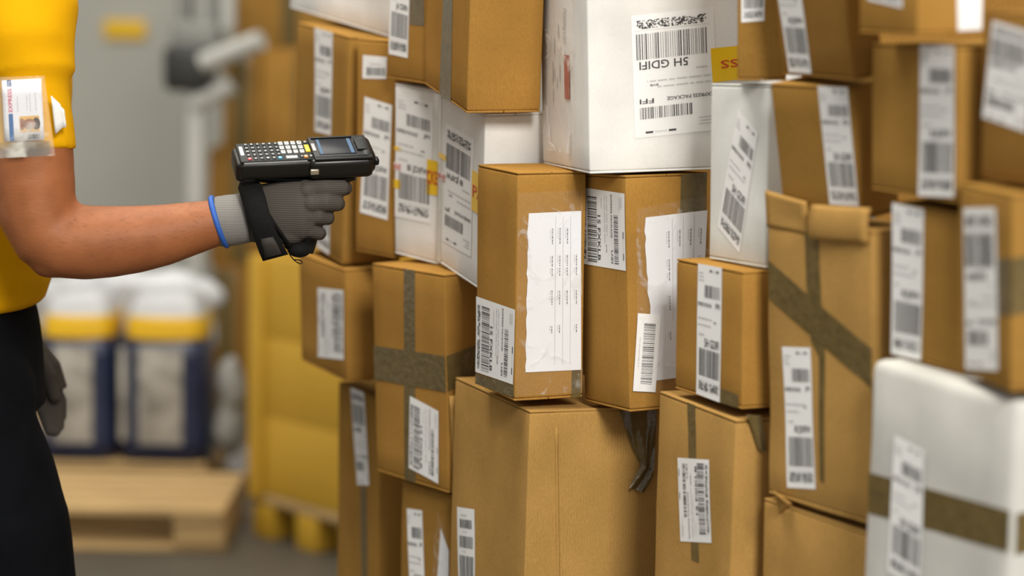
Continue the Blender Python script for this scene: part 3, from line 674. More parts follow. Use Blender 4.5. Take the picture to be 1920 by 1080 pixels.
arm_r = [(at(40, 20, 3.04), .062), (at(52, 130, 3.005), .054), (at(60, 240, 2.99), .052), (at(62, 300, 2.988), .0545), (at(63, 345, 2.986), .0555), (at(70, 400, 2.984), .0535)]
fore = [(at(88, 440, 2.984), .050), (at(120, 452, 2.986), .0505), (at(160, 455, 2.99), .0505), (at(210, 453, 2.994), .0485), (at(260, 448, 2.998), .0455),
        (at(310, 440, 3.003), .0415), (at(360, 428, 3.009), .0365), (at(400, 419, 3.014), .0325), (at(440, 411, 3.02), .030)]
arm_l = [(Vector((-.77, 3.42, 1.49)), .06), (Vector((-.83, 3.47, 1.32)), .05), (Vector((-.85, 3.485, 1.18)), .045), (Vector((-.83, 3.47, 1.10)), .042), (Vector((-.775, 3.44, 1.02)), .03)]
leg_r = [(Vector((-.795, 3.14, .98)), .080), (Vector((-.722, 3.12, .78)), .080), (Vector((-.68, 3.11, .52)), .062), (Vector((-.68, 3.11, .38)), .058), (Vector((-.67, 3.11, .12)), .042), (Vector((-.67, 3.11, .07)), .042)]
leg_l = [(Vector((-.83, 3.31, .98)), .080), (Vector((-.82, 3.32, .78)), .080), (Vector((-.80, 3.34, .55)), .062), (Vector((-.81, 3.34, .38)), .058), (Vector((-.82, 3.34, .12)), .042), (Vector((-.82, 3.34, .07)), .042)]
X = Vector((1, 0, 0))
def ring(z, x, rx, ry, y=3.22): return (Vector((x, y, z)), rx, ry, X)
torso = loft([ring(.98, -.815, .09, .145), ring(1.08, -.81, .095, .14), ring(1.2, -.79, .10, .14), ring(1.35, -.775, .11, .16), ring(1.46, -.77, .11, .175), ring(1.53, -.77, .08, .15), ring(1.57, -.765, .055, .06), ring(1.66, -.745, .052, .055)], 32)
hc = Vector((-.715, 3.22, 1.765))
headp = [ball(hc, (.098, .076, .118), 18), ball(hc + Vector((.03, 0, -.055)), (.065, .058, .07), 14), ball(hc + Vector((.092, 0, -.02)), (.022, .014, .026), 10),
         ball(hc + Vector((.082, 0, -.068)), (.014, .022, .008), 8), ball(hc + Vector((.062, 0, -.105)), (.025, .028, .018), 10)]
for s in (-1, 1): headp += [ball(hc + Vector((-.005, s * .078, -.01)), (.02, .01, .033), 8)]
shapes = [torso, loft([(p, r, r) for p, r in arm_r + fore], 28), ball(at(95, 482, 2.984), (.031, .030, .029)), ball(at(84, 494, 2.984), (.019, .022, .019)), ball(arm_r[0][0], .062), ball(fore[-1][0], .03)]
shapes += chain(arm_l) + chain(leg_r) + chain(leg_l) + headp
body = to_person(fuse('body', shapes, .0055, M['skin'], None, 9))

# hair as a cap over the skull, eyes
to_person(fuse('hair', [ball(hc + Vector((-.012, 0, .025)), (.098, .081, .105), 16), ball(hc + Vector((-.05, 0, -.03)), (.055, .076, .07), 12)], .006, M['hair'], None, 4))
for s in (-1, 1):
    v, f = ball(hc + Vector((.084, s * .031, .004)), .0115, 8); to_person(link_mesh('eye', v, f, M['eye'], None, True))

# t-shirt: trunk and sleeves, folds from pulled cloth
def folds(p):
    q = Vector((p.x * 5 + p.z * 9, p.y * 4, p.z * 5 - p.x * 6))
    d = .0035 * noise.noise(q) + .0018 * noise.noise(q * 2.6 + Vector((3, 1, 7)))
    s = (p - SH).length
    d += .0022 * math.sin(48 * (p.z - .55 * p.x)) * math.exp(-((p.z - 1.475) / .05) ** 2) * (1 if p.y < 3.12 else .3)
    return d
SH = arm_r[0][0]
slv = [(at(30, -25, 3.06), .078), (at(44, 35, 3.02), .0735), (at(50, 90, 3.005), .0665), (at(53, 122, 3.0), .0635), (at(55, 141, 2.997), .0620), (at(57, 154, 2.995), .0515), (at(58, 200, 2.992), .0535), (at(60, 245, 2.99), .0545), (at(62, 283, 2.988), .0575)]
slvl = [(Vector((-.77, 3.41, 1.50)), .075), (Vector((-.79, 3.45, 1.40)), .068), (Vector((-.80, 3.475, 1.27)), .06)]
strunk = loft([ring(1.085, -.800, .108, .165), ring(1.10, -.800, .120, .172), ring(1.14, -.797, .127, .175), ring(1.22, -.787, .130, .172), ring(1.35, -.772, .130, .182), ring(1.45, -.769, .128, .195), ring(1.52, -.762, .105, .185), ring(1.565, -.765, .07, .09), ring(1.585, -.765, .062, .07)], 36)
to_person(fuse('t_shirt', [strunk, loft([(p, r, r) for p, r in slv], 28), ball(slv[0][0], .078), loft([(p, r, r) for p, r in slvl], 24), ball(slvl[0][0], .075)], .0045, M['shirt'], None, 5, folds))

# trousers
def tfold(p): return .005 * noise.noise(Vector((p.x * 7, p.y * 7, p.z * 13)))
def leg_cloth(pts): return loft([(p + Vector((0, 0, 0)), r + .020, r + .020, X) for p, r in pts[:-1]] + [(pts[-1][0] + Vector((0, 0, -.02)), .075, .07, X)], 28)
hips = loft([ring(.92, -.80, .120, .172), ring(1.0, -.81, .125, .175), ring(1.07, -.812, .118, .168), ring(1.115, -.812, .110, .16)], 36)
to_person(fuse('trousers', [hips, leg_cloth(leg_r), leg_cloth(leg_l), ball((-.795, 3.15, .96), (.118, .11, .12)), ball((-.83, 3.30, .96), (.112, .11, .12))], .006, M['trousers'], None, 6, tfold))
for px, py in ((-.63, 3.11), (-.78, 3.34)):
    to_person(fuse('boot', [loft([(Vector((px - .11, py, .045)), .04, .042, Vector((0, 0, 1))), (Vector((px - .04, py, .052)), .048, .046, Vector((0, 0, 1))), (Vector((px + .06, py, .042)), .038, .048, Vector((0, 0, 1))), (Vector((px + .13, py, .036)), .032, .044, Vector((0, 0, 1)))], 20),
        ball((px + .13, py, .036), (.035, .044, .034)), ball((px - .11, py, .045), (.03, .042, .043)), loft([(Vector((px - .05, py, .04)), .055, .05, X), (Vector((px - .045, py, .15)), .056, .052, X)], 20)], .006, M['boot'], None, 5))

# knitted work glove on the hand that grips the scanner: palm and five fingers
HY = 3.008
def finger(pts): return chain(pts, 14)
def hp(x, y, dy=0.0): return at(x, y, HY + dy)
palm = [loft([(hp(438, 411, .012), .031, .026), (hp(458, 408, .012), .034, .024), (hp(490, 401, .010), .040, .022), (hp(530, 397, .006), .0415, .021), (hp(565, 394, .002), .0395, .0195), (hp(586, 393, .004), .034, .016)], 28),
        ball(hp(500, 436, .012), (.022, .018, .018)), ball(hp(540, 436, .008), (.026, .018, .017))]
fing = []
fing += finger([(hp(574, 355, .004), .0135), (hp(610, 353, -.001), .0120), (hp(642, 352, .010), .0112), (hp(648, 353, .028), .0100), (hp(632, 356, .044), .0095), (hp(612, 358, .050), .009)])
fing += finger([(hp(582, 379, .001), .0138), (hp(612, 379, -.004), .0128), (hp(629, 380, .008), .0118), (hp(634, 382, .028), .0104), (hp(618, 383, .045), .0098), (hp(598, 384, .050), .009)])
fing += finger([(hp(574, 403, .003), .0132), (hp(598, 405, -.001), .0122), (hp(611, 407, .010), .0110), (hp(615, 409, .028), .0098), (hp(600, 410, .044), .0092), (hp(582, 411, .050), .0085)])
fing += finger([(hp(562, 426, .006), .0125), (hp(584, 431, .004), .0115), (hp(596, 436, .012), .0102), (hp(600, 438, .028), .0092), (hp(588, 439, .042), .0088), (hp(572, 440, .048), .0082)])
fing += finger([(hp(480, 380, .030), .0165), (hp(515, 368, .048), .0145), (hp(552, 362, .058), .0125), (hp(585, 358, .060), .0108)])   # thumb on the far side
knk = [ball(hp(577, 358, -.003), .0125, 10), ball(hp(584, 381, -.006), .0128, 10), ball(hp(577, 404, -.003), .0122, 10), ball(hp(566, 427, .001), .0115, 10)]
glove = to_person(fuse('glove', palm + fing + knk, .0019, M['glove'], None, 5))
glove['label'] = 'grey knitted glove gripping the scanner handle'
cuff = to_person(fuse('glove_cuff', [loft([(at(408, 416.5, 3.015), .0345, .0325), (at(425, 414, 3.016), .0350, .033), (at(445, 411, 3.018), .0345, .031), (at(462, 408, 3.02), .0345, .027)], 30)], .002, M['cuffknit'], None, 3))
# blue hem
ax = (at(430, 412, 3.016) - at(402, 421, 3.015)).normalized()
v, f = [], []; na, nb = 40, 8
ca = at(411, 416, 3.0155); e1 = (Vector((0, 0, 1)) - ax * ax.z).normalized(); e2 = ax.cross(e1)
for i in range(na):
    th = 2 * math.pi * i / na; d = e1 * math.cos(th) * .0345 + e2 * math.sin(th) * .0325
    for j in range(nb):
        ph = 2 * math.pi * j / nb; v.append(ca + d * (1 + .095 * math.cos(ph)) + ax * (.0038 * math.sin(ph)))
for i in range(na):
    for j in range(nb): f.append((i * nb + j, i * nb + (j + 1) % nb, ((i + 1) % na) * nb + (j + 1) % nb, ((i + 1) % na) * nb + j))
to_person(link_mesh('glove_hem', v, f, M['blue'], None, True))
# the other gloved hand hanging behind the hip
LY = 3.43
def lp(x, y, dy=0): return at(x, y, LY + dy)
lg = [loft([(lp(14, 620), .03, .028), (lp(40, 655), .036, .026), (lp(70, 700), .040, .022), (lp(84, 740), .038, .019)], 22)]
for k, (a, b, c) in enumerate((((70, 735), (84, 775), (93, 806)), ((82, 738), (96, 775), (103, 808)), ((92, 735), (106, 770), (110, 798)), ((97, 722), (112, 752), (114, 780)))):
    dy = (k - 1.5) * .006
    lg += finger([(lp(*a, dy), .0125), (lp(*b, dy), .0115), (lp(*c, dy), .0095)])
lg += finger([(lp(66, 670, -.02), .014), (lp(92, 705, -.026), .0125), (lp(103, 742, -.022), .0105)])
to_person(fuse('glove', lg, .0025, M['glove'], None, 5))['label'] = 'dark grey gloved hand hanging behind the hip'

# ------------------------------------------------------------------ armband badge holder
M['card'] = mat('id_card', (.80, .80, .84), .3, .02)
M['vinyl'] = film_mat('clear_vinyl', (.95, .93, .85), .05, .08, 14)
M['clip'] = mat('white_clip', (.78, .78, .76), .4)
M['navy'] = mat('card_blue', (.015, .12, .34), .4)
M['pink'] = mat('card_red', (.62, .04, .13), .4)
bo = at(45, 215, 2.928)
badge = tag(empty('badge_holder', bo), 'clear vinyl badge holder with id card strapped on the yellow sleeve', 'badge')
def bl(x, y, d=0):
    p = at(x, y, 2.928 + d) - bo
    # wrap gently round the arm
    p.y += 3.2 * max(0, p.x - .01) ** 2 + 3.2 * min(0, p.x + .03) ** 2
    return p
def bquad(name, q, d, m, parent=badge, n=(8, 4), thick=0.0):
    v, f = [], []
    for j in range(n[1] + 1):
        for i in range(n[0] + 1):
            a, b = i / n[0], j / n[1]
            x = (q[3][0] * (1 - a) + q[2][0] * a) * (1 - b) + (q[0][0] * (1 - a) + q[1][0] * a) * b
            y = (q[3][1] * (1 - a) + q[2][1] * a) * (1 - b) + (q[0][1] * (1 - a) + q[1][1] * a) * b
            v.append(bl(x, y, d))
    k = n[0] + 1
    for j in range(n[1]):
        for i in range(n[0]): f.append((j * k + i, j * k + i + 1, (j + 1) * k + i + 1, (j + 1) * k + i))
    o = link_mesh(name, v, f, m, parent, True)
    if thick:
        s = o.modifiers.new('thickness', 'SOLIDIFY'); s.thickness = thick; s.offset = 0
    return o
card = bquad('id_card', [(3, 151), (77, 147), (83, 262), (9, 266)], .0, M['card'], thick=.0008)
def cpt(s, t): # card fractions, s right, t down
    return (3 + 74 * s + 6 * t, 151 - 4 * s + 115 * t)
def crect(name, s0, s1, t0, t1, m, d=-.0009, n=(2, 2)): return bquad(name, [cpt(s0, t0), cpt(s1, t0), cpt(s1, t1), cpt(s0, t1)], d, m, card, n)
crect('blue_stripe', .13, .24, .55, .99, M['navy']); crect('blue_mark', .13, .24, .0, .10, M['navy'])
def ctext(name, s, s0, s1, t0, t1, m):   # reading upwards along the card
    vs_, fs, _ = text_shape(s)
    v = [bl(*cpt(s1 - (s1 - s0) * (y if True else 0), t1 - (t1 - t0) * x), -.0010) for x, y in vs_]
    v = [bl(*cpt(s1 - (s1 - s0) * (1 - (1 - y)) if False else s0 + (s1 - s0) * (1 - y), t1 - (t1 - t0) * x), -.0010) for x, y in vs_]
    return link_mesh(name, v, fs, m, card)
ctext('card_lettering', 'EXPRESS', .135, .235, .14, .52, M['pink'])
ctext('card_lettering', 'PA', .145, .225, .01, .09, M['card'])
M['photo'] = mat('portrait_backdrop', (.72, .42, .12), .4, .1); M['photo2'] = mat('portrait_face', (.30, .13, .08), .4, .25, 300); M['photo3'] = mat('portrait_hair', (.05, .03, .03), .4)
crect('portrait_print', .40, .90, .60, .86, M['photo'])
def cdisc(name, s, t, rs, rt, m, d):
    v = [bl(*cpt(s + rs * math.cos(k / 20 * 2 * math.pi), t + rt * math.sin(k / 20 * 2 * math.pi)), d) for k in range(20)]
    return link_mesh(name, v, [tuple(reversed(range(20)))], m, card)
cdisc('portrait_print', .82, .73, .10, .10, M['photo3'], -.0011); cdisc('portrait_print', .64, .73, .17, .085, M['photo2'], -.0012); crect('portrait_print', .41, .50, .64, .82, M['photo2'], -.0011)
p_ = Print(5); p_.bars(.58, .88, .90, .98, 12)
link_mesh('card_print', [bl(*cpt(a, b), -.0010) for a, b in p_.v], p_.f, M['ink'], card)
p_ = Print(6)
for s, t0, t1 in ((.60, .26, .48), (.68, .24, .52), (.36, .28, .5), (.82, .22, .50)):
    t = t0
    while t < t1: k = p_.rng.uniform(.01, .035); p_.rect(s, s + .022, t, t + k); t += k + .012
link_mesh('card_print', [bl(*cpt(a, b), -.0010) for a, b in p_.v], p_.f, M['greyink'], card)
bquad('vinyl_pouch', [(-8, 145), (83, 142), (103, 292), (-8, 297)], -.004, M['vinyl'], n=(14, 16), thick=.0006)
bquad('pouch_hem', [(-8, 268), (95, 264), (96, 290), (-8, 296)], -.006, film_mat('clear_hem', (.97, .95, .88), .02, .06, 10), n=(14, 4))
bquad('vinyl_pouch_back', [(-8, 145), (83, 142), (103, 292), (-8, 297)], .003, M['vinyl'], n=(14, 8), thick=.0006)
bquad('strap_clip', [(95, 179), (112, 196), (119, 236), (103, 252)], .006, M['clip'], n=(4, 4), thick=.003)
bquad('strap_clip', [(113, 200), (119, 206), (123, 238), (117, 240)], .012, M['clip'], n=(4, 4), thick=.003)

# ------------------------------------------------------------------ handheld scanner
M['black'] = mat('black_plastic', (.006, .006, .006), .4, .1, spec=.3)
M['blackside'] = mat('dark_glossy_plastic', (.008, .007, .005), .3, .1, spec=.35)
M['panel'] = mat('keypad_panel', (.012, .014, .013), .5, .1, spec=.25)
M['keydark'] = mat('dark_key', (.03, .033, .032), .4)
M['keywhite'] = mat('white_key', (.74, .74, .70), .4)
M['keyyellow'] = mat('yellow_key', (.9, .55, .01), .35); M['keyorange'] = mat('orange_key', (.85, .25, .02), .35)
M['keyblue'] = mat('blue_key', (.02, .30, .5), .35); M['keyred'] = mat('red_key', (.55, .02, .04), .35)
M['screen'] = mat('dark_display', (.006, .007, .011), .25, spec=.15)
M['screenbar'] = mat('display_bar', (.06, .10, .16), .5, spec=.1, emit=(.12, .22, .34), es=.35)
M['rubber'] = mat('black_webbing', (.006, .006, .006), .8, .2, 200, bump=.4, bscale=900, spec=.2)
so = at(570, 284, 3.02)
ex = Vector((.968, .235, .045)).normalized()
up = (Vector((0, 0, 1)) - ex * ex.z).normalized(); fr = ex.cross(up)          # fr points to the viewer
tilt = math.radians(19)
ez = (up * math.cos(tilt) + fr * math.sin(tilt)).normalized(); ey = ez.cross(ex)  # ey away from the viewer
sc_ = .965
mw = Matrix(((ex.x, ey.x, ez.x, so.x), (ex.y, ey.y, ez.y, so.y), (ex.z, ey.z, ez.z, so.z), (0, 0, 0, 1))) @ Matrix.Scale(sc_, 4)
scan = tag(empty('barcode_scanner', mw=mw), 'black handheld barcode scanner with keypad and pistol grip in the gloved hand', 'scanner')
def sbox(name, lo, hi, m, r=.003, parent=scan, n=(1, 1, 1)): return rbox(name, lo, hi, m, parent, r, n, None, 3)
sbox('rear_housing', (-.095, -.034, -.026), (.012, .034, 0), M['blackside'], .007)
sbox('head_housing', (.002, -.040, -.028), (.093, .040, .002), M['blackside'], .009)
sbox('display_bezel', (.0095, -.039, .0005), (.092, .039, .0052), M['black'], .004)
sbox('display_screen', (.018, -.026, .0045), (.070, .027, .0060), M['screen'], .0012)
sbox('display_bar', (.0200, -.0245, .0058), (.0240, .0255, .0063), M['screenbar'], .0002); sbox('display_bar', (.0630, -.0245, .0058), (.0680, .0255, .0063), M['screenbar'], .0002)
sbox('maker_plate', (.0110, -.012, .0045), (.0158, .012, .0066), mat('silver_plate', (.42, .42, .42), .4), .0005)
sbox('bezel_rail', (.014, .0300, .0050), (.072, .0325, .0072), M['black'], .001); sbox('bezel_rail', (.012, -.0345, .0042), (.086, -.0315, .0062), M['black'], .001)
sbox('nose_bumper', (.074, -.036, -.024), (.0975, .036, .0065), M['black'], .010)
sbox('speaker_dish', (.073, -.016, .0055), (.087, .020, .0080), M['panel'], .003)
sbox('nose_knob', (.094, -.034, -.012), (.1015, -.020, -.002), M['black'], .004)
sbox('side_button', (.003, -.0425, -.018), (.015, -.0385, -.010), mat('metal_button', (.45, .38, .28), .3, metal=.6), .0015)
sbox('keypad_panel', (-.092, -.0315, -.001), (.0098, .0315, .0024), M['panel'], .001)
sbox('end_cap', (-.0985, -.030, -.030), (-.086, .030, -.002), M['black'], .006)
sbox('keypad_label', (-.0895, -.010, .0016), (-.0845, .020, .0029), M['keywhite'], .0003)
sbox('panel_trim', (-.088, -.0338, -.0015), (.000, -.0322, .0008), mat('grey_trim', (.25, .25, .25), .35), .0004)
def key(cx, cy, w_, h_, m, ch=None, leg=None):
    k = sbox('key', (cx - w_ / 2, cy - h_ / 2, .0012), (cx + w_ / 2, cy + h_ / 2, .0040), m, .0009)
    if ch:
        vs_, fs, asp = text_shape(ch)
        hh = h_ * .62; ww = min(w_ * .62, hh * asp)
        link_mesh('key_legend', [(cx - ww / 2 + ww * x, cy - hh / 2 + hh * y, .00405) for x, y in vs_], fs, leg, k)
    return k
letters = 'ABCDEFGHIJKLMNOPQRSTUVWXYZ+-*/'
for r_ in range(5):
    for c_ in range(6):
        cx, cy = -.0790 + c_ * .00845, .0245 - r_ * .0122
        if r_ == 4 and c_ == 0: key(cx, cy, .0058, .0062, M['keyred'], 'x', M['keywhite'])
        elif r_ == 4 and c_ == 5: key(cx, cy, .0058, .0068, M['keyblue'], 'B', M['keywhite'])
        else: key(cx, cy, .0052, .0060, M['keydark'], letters[r_ * 6 + c_], M['keywhite'])
for r_ in range(3):
    for c_ in range(4):
        key(-.0300 + c_ * .0088, .0250 - r_ * .0150, .0062, .0092, M['keywhite'], '123456789<0>'[r_ * 4 + c_], M['keydark'])
key(-.0205, -.0235, .0160, .0070, M['keywhite'], 'ENT', M['keydark']); key(-.0062, -.0235, .0050, .0056, M['keydark'], 'S', M['keywhite']); key(.0028 - .0035, -.0235, .0056, .0068, M['keyorange'], '.', M['keywhite'])
key(.0050, .004, .0066, .0230, M['keyyellow'])
key(.0052, .0255, .0056, .0070, M['keydark'], 'P', M['keywhite']); key(.0065, -.0235, .0050, .0060, M['keydark'], 'E', M['keywhite'])
# pistol grip, trigger, base and wrist strap (built in world space, kept under the scanner)
mwi = mw.inverted()
def under_scan(o): o.parent = scan; o.matrix_parent_inverse = mwi; return o
under_scan(fuse('pistol_grip', [loft([(at(585, 318, 3.045), .022, .016, X), (at(592, 350, 3.045), .020, .0145, X), (at(582, 400, 3.043), .018, .0135, X), (at(570, 450, 3.041), .018, .0135, X), (at(563, 468, 3.04), .019, .014, X)], 24)], .002, M['black'], None, 4))
under_scan(fuse('grip_base', [ball(at(561, 467, 3.018), (.0165, .017, .0115), 14), ball(at(548, 458, 3.032), (.012, .014, .009), 12)], .0015, M['rubber'], None, 4))
under_scan(fuse('trigger', chain([(at(642, 336, 3.04), .008), (at(646, 350, 3.045), .007), (at(640, 362, 3.05), .006)], 12), .0015, M['black'], None, 3))
under_scan(fuse('trigger_housing', [loft([(at(480, 333, 3.035), .006, .018), (at(560, 336, 3.035), .009, .020), (at(640, 336, 3.035), .008, .018), (at(668, 332, 3.035), .004, .012)], 18)], .002, M['black'], None, 4))
def strap(name, left, right, depth, thick, m):
    v, f = [], []; n = len(left); mcol = 5
    for lay in (0, 1):
        for k in range(n):
            for i in range(mcol):
                t = i / (mcol - 1); bulge = -.003 * math.sin(t * math.pi)
                v.append(at(left[k][0] + (right[k][0] - left[k][0]) * t, left[k][1] + (right[k][1] - left[k][1]) * t, depth[k] + bulge - lay * thick))
    N_ = n * mcol
    g = lambda l, k, i: l * N_ + k * mcol + i
    for k in range(n - 1):
        for i in range(mcol - 1):
            f.append((g(1, k, i), g(1, k + 1, i), g(1, k + 1, i + 1), g(1, k, i + 1))); f.append((g(0, k, i), g(0, k, i + 1), g(0, k + 1, i + 1), g(0, k + 1, i)))
        f.append((g(0, k, 0), g(0, k + 1, 0), g(1, k + 1, 0), g(1, k, 0))); f.append((g(0, k, mcol - 1), g(1, k, mcol - 1), g(1, k + 1, mcol - 1), g(0, k + 1, mcol - 1)))
    for i in range(mcol - 1):
        f.append((g(0, 0, i), g(1, 0, i), g(1, 0, i + 1), g(0, 0, i + 1))); f.append((g(0, n - 1, i), g(0, n - 1, i + 1), g(1, n - 1, i + 1), g(1, n - 1, i)))
    return under_scan(link_mesh(name, v, f, m, None, True))
strap('wrist_strap', [(452, 334), (446, 352), (452, 372), (463, 408), (474, 440), (486, 474), (493, 490)], [(478, 334), (490, 345), (497, 366), (506, 400), (517, 430), (530, 458), (541, 477)], [3.03, 3.000, 2.988, 2.982, 2.984, 2.996, 3.004], .0035, M['rubber'])
strap('strap_pad', [(489, 448), (492, 462), (497, 484)], [(512, 444), (520, 458), (528, 476)], [2.984, 2.988, 2.996], .002, mat('worn_webbing', (.035, .032, .025), .8))
strap('strap_tail', [(497, 400), (516, 430), (536, 462)], [(506, 400), (524, 428), (552, 468)], [2.99, 2.995, 3.012], .004, M['rubber'])
cp = [(538, 462), (541, 472), (545, 480), (551, 487), (557, 492), (563, 494.5), (567, 493), (565, 489), (558, 487), (550, 487)]
v, f = loft([(at(x, y, 3.013 + .0012 * (i_ % 2)), .0008, .0008) for i_, (x, y) in enumerate(cp)], 8, Vector((0, 1, 0)))
under_scan(link_mesh('strap_cord', v, f, M['rubber'], None, True))
# fine dark hairs along the forearm: nobody could count them
rg = random.Random(3); hv, hf = [], []
for _ in range(900):
    t_ = rg.uniform(.08, .98) * (len(fore) - 2); k_ = int(t_); a_ = t_ - k_
    c0 = fore[k_][0].lerp(fore[k_ + 1][0], a_); r0 = fore[k_][1] * (1 - a_) + fore[k_ + 1][1] * a_
    tn = (fore[k_ + 1][0] - fore[k_][0]).normalized(); e_ = (Vector((0, 0, 1)) - tn * tn.z).normalized(); n_ = tn.cross(e_)
    th = rg.gauss(0.5, 1.0); d_ = (e_ * math.cos(th) - n_ * math.sin(th))
    if d_.y > .35: continue
    p0 = c0 + d_ * (r0 - .0012); ln_ = rg.uniform(.006, .012)
    dirn = (tn * .8 + d_.cross(tn) * rg.uniform(-.7, .7)).normalized(); wv_ = d_.cross(dirn) * .00009
    p1 = p0 + dirn * ln_ * .5 + d_ * .0022; p2 = p0 + dirn * ln_ + d_ * .0026
    b0 = len(hv); hv += [p0 - wv_, p0 + wv_, p1 + wv_ * .8, p1 - wv_ * .8, p2]; hf += [(b0, b0 + 1, b0 + 2, b0 + 3), (b0 + 3, b0 + 2, b0 + 4)]
ah = to_person(link_mesh('arm_hair', hv, hf, M['hair'])); ah['kind'] = 'stuff'

# ------------------------------------------------------------------ the hall behind
def plane(name, pts, m):
    o = link_mesh(name, pts, [tuple(range(len(pts)))], m); o['kind'] = 'structure'; return o
M['concrete'] = mat('concrete_floor', (.085, .073, .054), .55, .18, 3, bump=.2, bscale=60)
M['wall'] = mat('grey_painted_wall', (.43, .425, .375), .8, .04, 2)
plane('floor', [(-6, -3, 0), (5, -3, 0), (5, 10.2, 0), (-6, 10.2, 0)], M['concrete'])
plane('wall_back', [(-6, 10.2, 0), (5, 10.2, 0), (5, 10.2, 6), (-6, 10.2, 6)], M['wall'])
M['wood'] = mat('pale_pallet_wood', (.50, .33, .14), .75, .2, 6, aniso=(1, 12, 12))
M['yellowboard'] = mat('yellow_board', (.58, .335, .026), .55, .08, 4)
M['yellowdull'] = mat('yellow_band', (.80, .48, .01), .5, .05)
M['navysack'] = mat('navy_film', (.016, .024, .062), .35, .15, 8)
M['sackwhite'] = mat('white_sack_print', (.36, .34, .30), .5, .45, 14)
M['bagwhite'] = mat('pale_plastic_film', (.60, .61, .62), .35, .1, 8, bump=.6, bscale=25)
M['machinegrey'] = mat('machine_grey', (.22, .22, .20), .6, .08)
M['machinewhite'] = mat('machine_white', (.50, .50, .46), .5, .05)
M['machinedark'] = mat('machine_dark', (.025, .025, .02), .5, .1)

def place_mesh(o, root): o.parent = root; return o
def pallet(loc, rz, label, L=1.2, D=.8, hh=.125, m=None):
    root = tag(empty('wooden_pallet', loc), label, 'pallet', 'pallets on the hall floor'); root.rotation_euler.z = rz
    m = m or M['wood']; t = .02; bw = D / 6.6
    for i in range(5):
        y = -D / 2 + bw / 2 + i * (D - bw) / 4
        rbox('deck_board', (-L / 2, y - bw / 2 - .004, hh - t), (L / 2, y + bw / 2 + .004, hh), m, root, .003)
    for x in (-L / 2 + .07, 0, L / 2 - .07):
        rbox('cross_board', (x - .07, -D / 2, hh - 2 * t), (x + .07, D / 2, hh - t), m, root, .002)
        for y in (-D / 2 + .07, 0, D / 2 - .07): rbox('block', (x - .07, y - .06, t), (x + .07, y + .06, hh - 2 * t), m, root, .002)
    for y in (-D / 2 + .07, 0, D / 2 - .07): rbox('skid_board', (-L / 2, y - .05, 0), (L / 2, y + .05, t), m, root, .002)
    return root
def fl(x, y, z=0.0):
    """point at height z seen at a photo pixel"""
    a = at(x, y, 1.0); return CAM + (a - CAM) * ((z - CAM_H) / (a.z - CAM_H))
P1 = fl(420, 1040); D1_ = fl(300, 884, .125).y - P1.y
pallet((P1.x - .6, P1.y + D1_ / 2, 0), 0, 'empty pale wooden pallet on the floor right behind the worker', 1.2, D1_)
P2 = fl(300, 868, .127).y
pallet((fl(412, 900).x - .6, max(P2 - .01, P1.y + D1_) + .415, 0), 0, 'wooden pallet carrying the blue and white sacks', 1.2, .8)
SY = max(P2 - .01, P1.y + D1_) + .02

def sack(px0, px1, Y, label):
    zb = .128; s = Y / FPX; x0, x1 = (px0 - 960) * s, (px1 - 960) * s; cx = (x0 + x1) / 2; hw = (x1 - x0) / 2; h = .49
    root = tag(empty('filled_sack', (cx, Y + .16, zb)), label, 'sack', 'sacks on the pallet')
    def pr(name, z0, z1, k0, k1, grow, m):
        w0, w1 = hw * k0 + grow, hw * k1 + grow; d0, d1 = .15 * k0 + grow, .15 * k1 + grow; v = []
        n = 28; rows = 6
        for j in range(rows + 1):
            t = j / rows; a, b = w0 + (w1 - w0) * t, d0 + (d1 - d0) * t; z = z0 + (z1 - z0) * t
            for i in range(n):
                th = 2 * math.pi * i / n; c_, s_ = math.cos(th), math.sin(th)
                v.append((a * math.copysign(abs(c_) ** .35, c_), b * math.copysign(abs(s_) ** .35, s_), z + .004 * math.sin(5 * th)))
        f = [(j * n + i, j * n + (i + 1) % n, (j + 1) * n + (i + 1) % n, (j + 1) * n + i) for j in range(rows) for i in range(n)]
        f += [tuple(reversed(range(n))), tuple(rows * n + i for i in range(n))]
        return link_mesh(name, v, f, m, root, True)
    pr('sack_body', 0, .37, 1.03, .90, 0, M['navysack']); pr('yellow_band', .365, .43, .90, .86, .002, M['yellowdull']); pr('folded_top', .43, h, .86, .72, 0, M['bagwhite'])
    # printed pale panel on the front
    rbox('front_panel', (-hw * .55, -.158, .05), (hw * .45, -.146, .345), M['sackwhite'], root, .004)
    rbox('side_stripe', (-hw * .97, -.156, .06), (-hw * .80, -.142, .34), M['sackwhite'], root, .004)
    return root
sack(55, 205, SY, 'left of the two navy sacks, partly behind the worker')
sack(212, 382, SY, 'right of the two navy sacks, with the bright yellow band')
# plastic film heaped on the sacks
def lump(name, shapes, label, cat, m, vox=.012):
    o = fuse(name, shapes, vox, m, None, 3, lambda p: .02 * noise.noise(p * 9) + .008 * noise.noise(p * 22))
    tag(o, label, cat); return o
FY = SY + .40; fk = FY / FPX
def fb(px, py, dy=0): return Vector(((px - 960) * fk, FY + dy, 1.56 - (py + 12) * fk))
lump('plastic_film', [ball(fb(150, 590), (.17, .07, .07)), ball(fb(240, 575), (.16, .07, .07)), ball(fb(330, 580), (.14, .07, .075)), ball(fb(200, 640), (.25, .07, .12)), ball(fb(320, 650), (.13, .07, .12)), ball(fb(230, 740), (.25, .07, .14))], 'heap of pale plastic film behind the navy sacks', 'plastic', M['bagwhite'])
B1 = at(425, 740, SY + .10); B2 = fl(452, 905)
lump('plastic_bag', [ball((B1.x + .012, B1.y, .33), (.042, .06, .11)), ball((B1.x + .012, B1.y, .225), (.046, .06, .09))], 'grey white plastic bag standing beside the navy sack', 'bag', mat('grey_film', (.30, .30, .28), .4, .1, 8), .01)
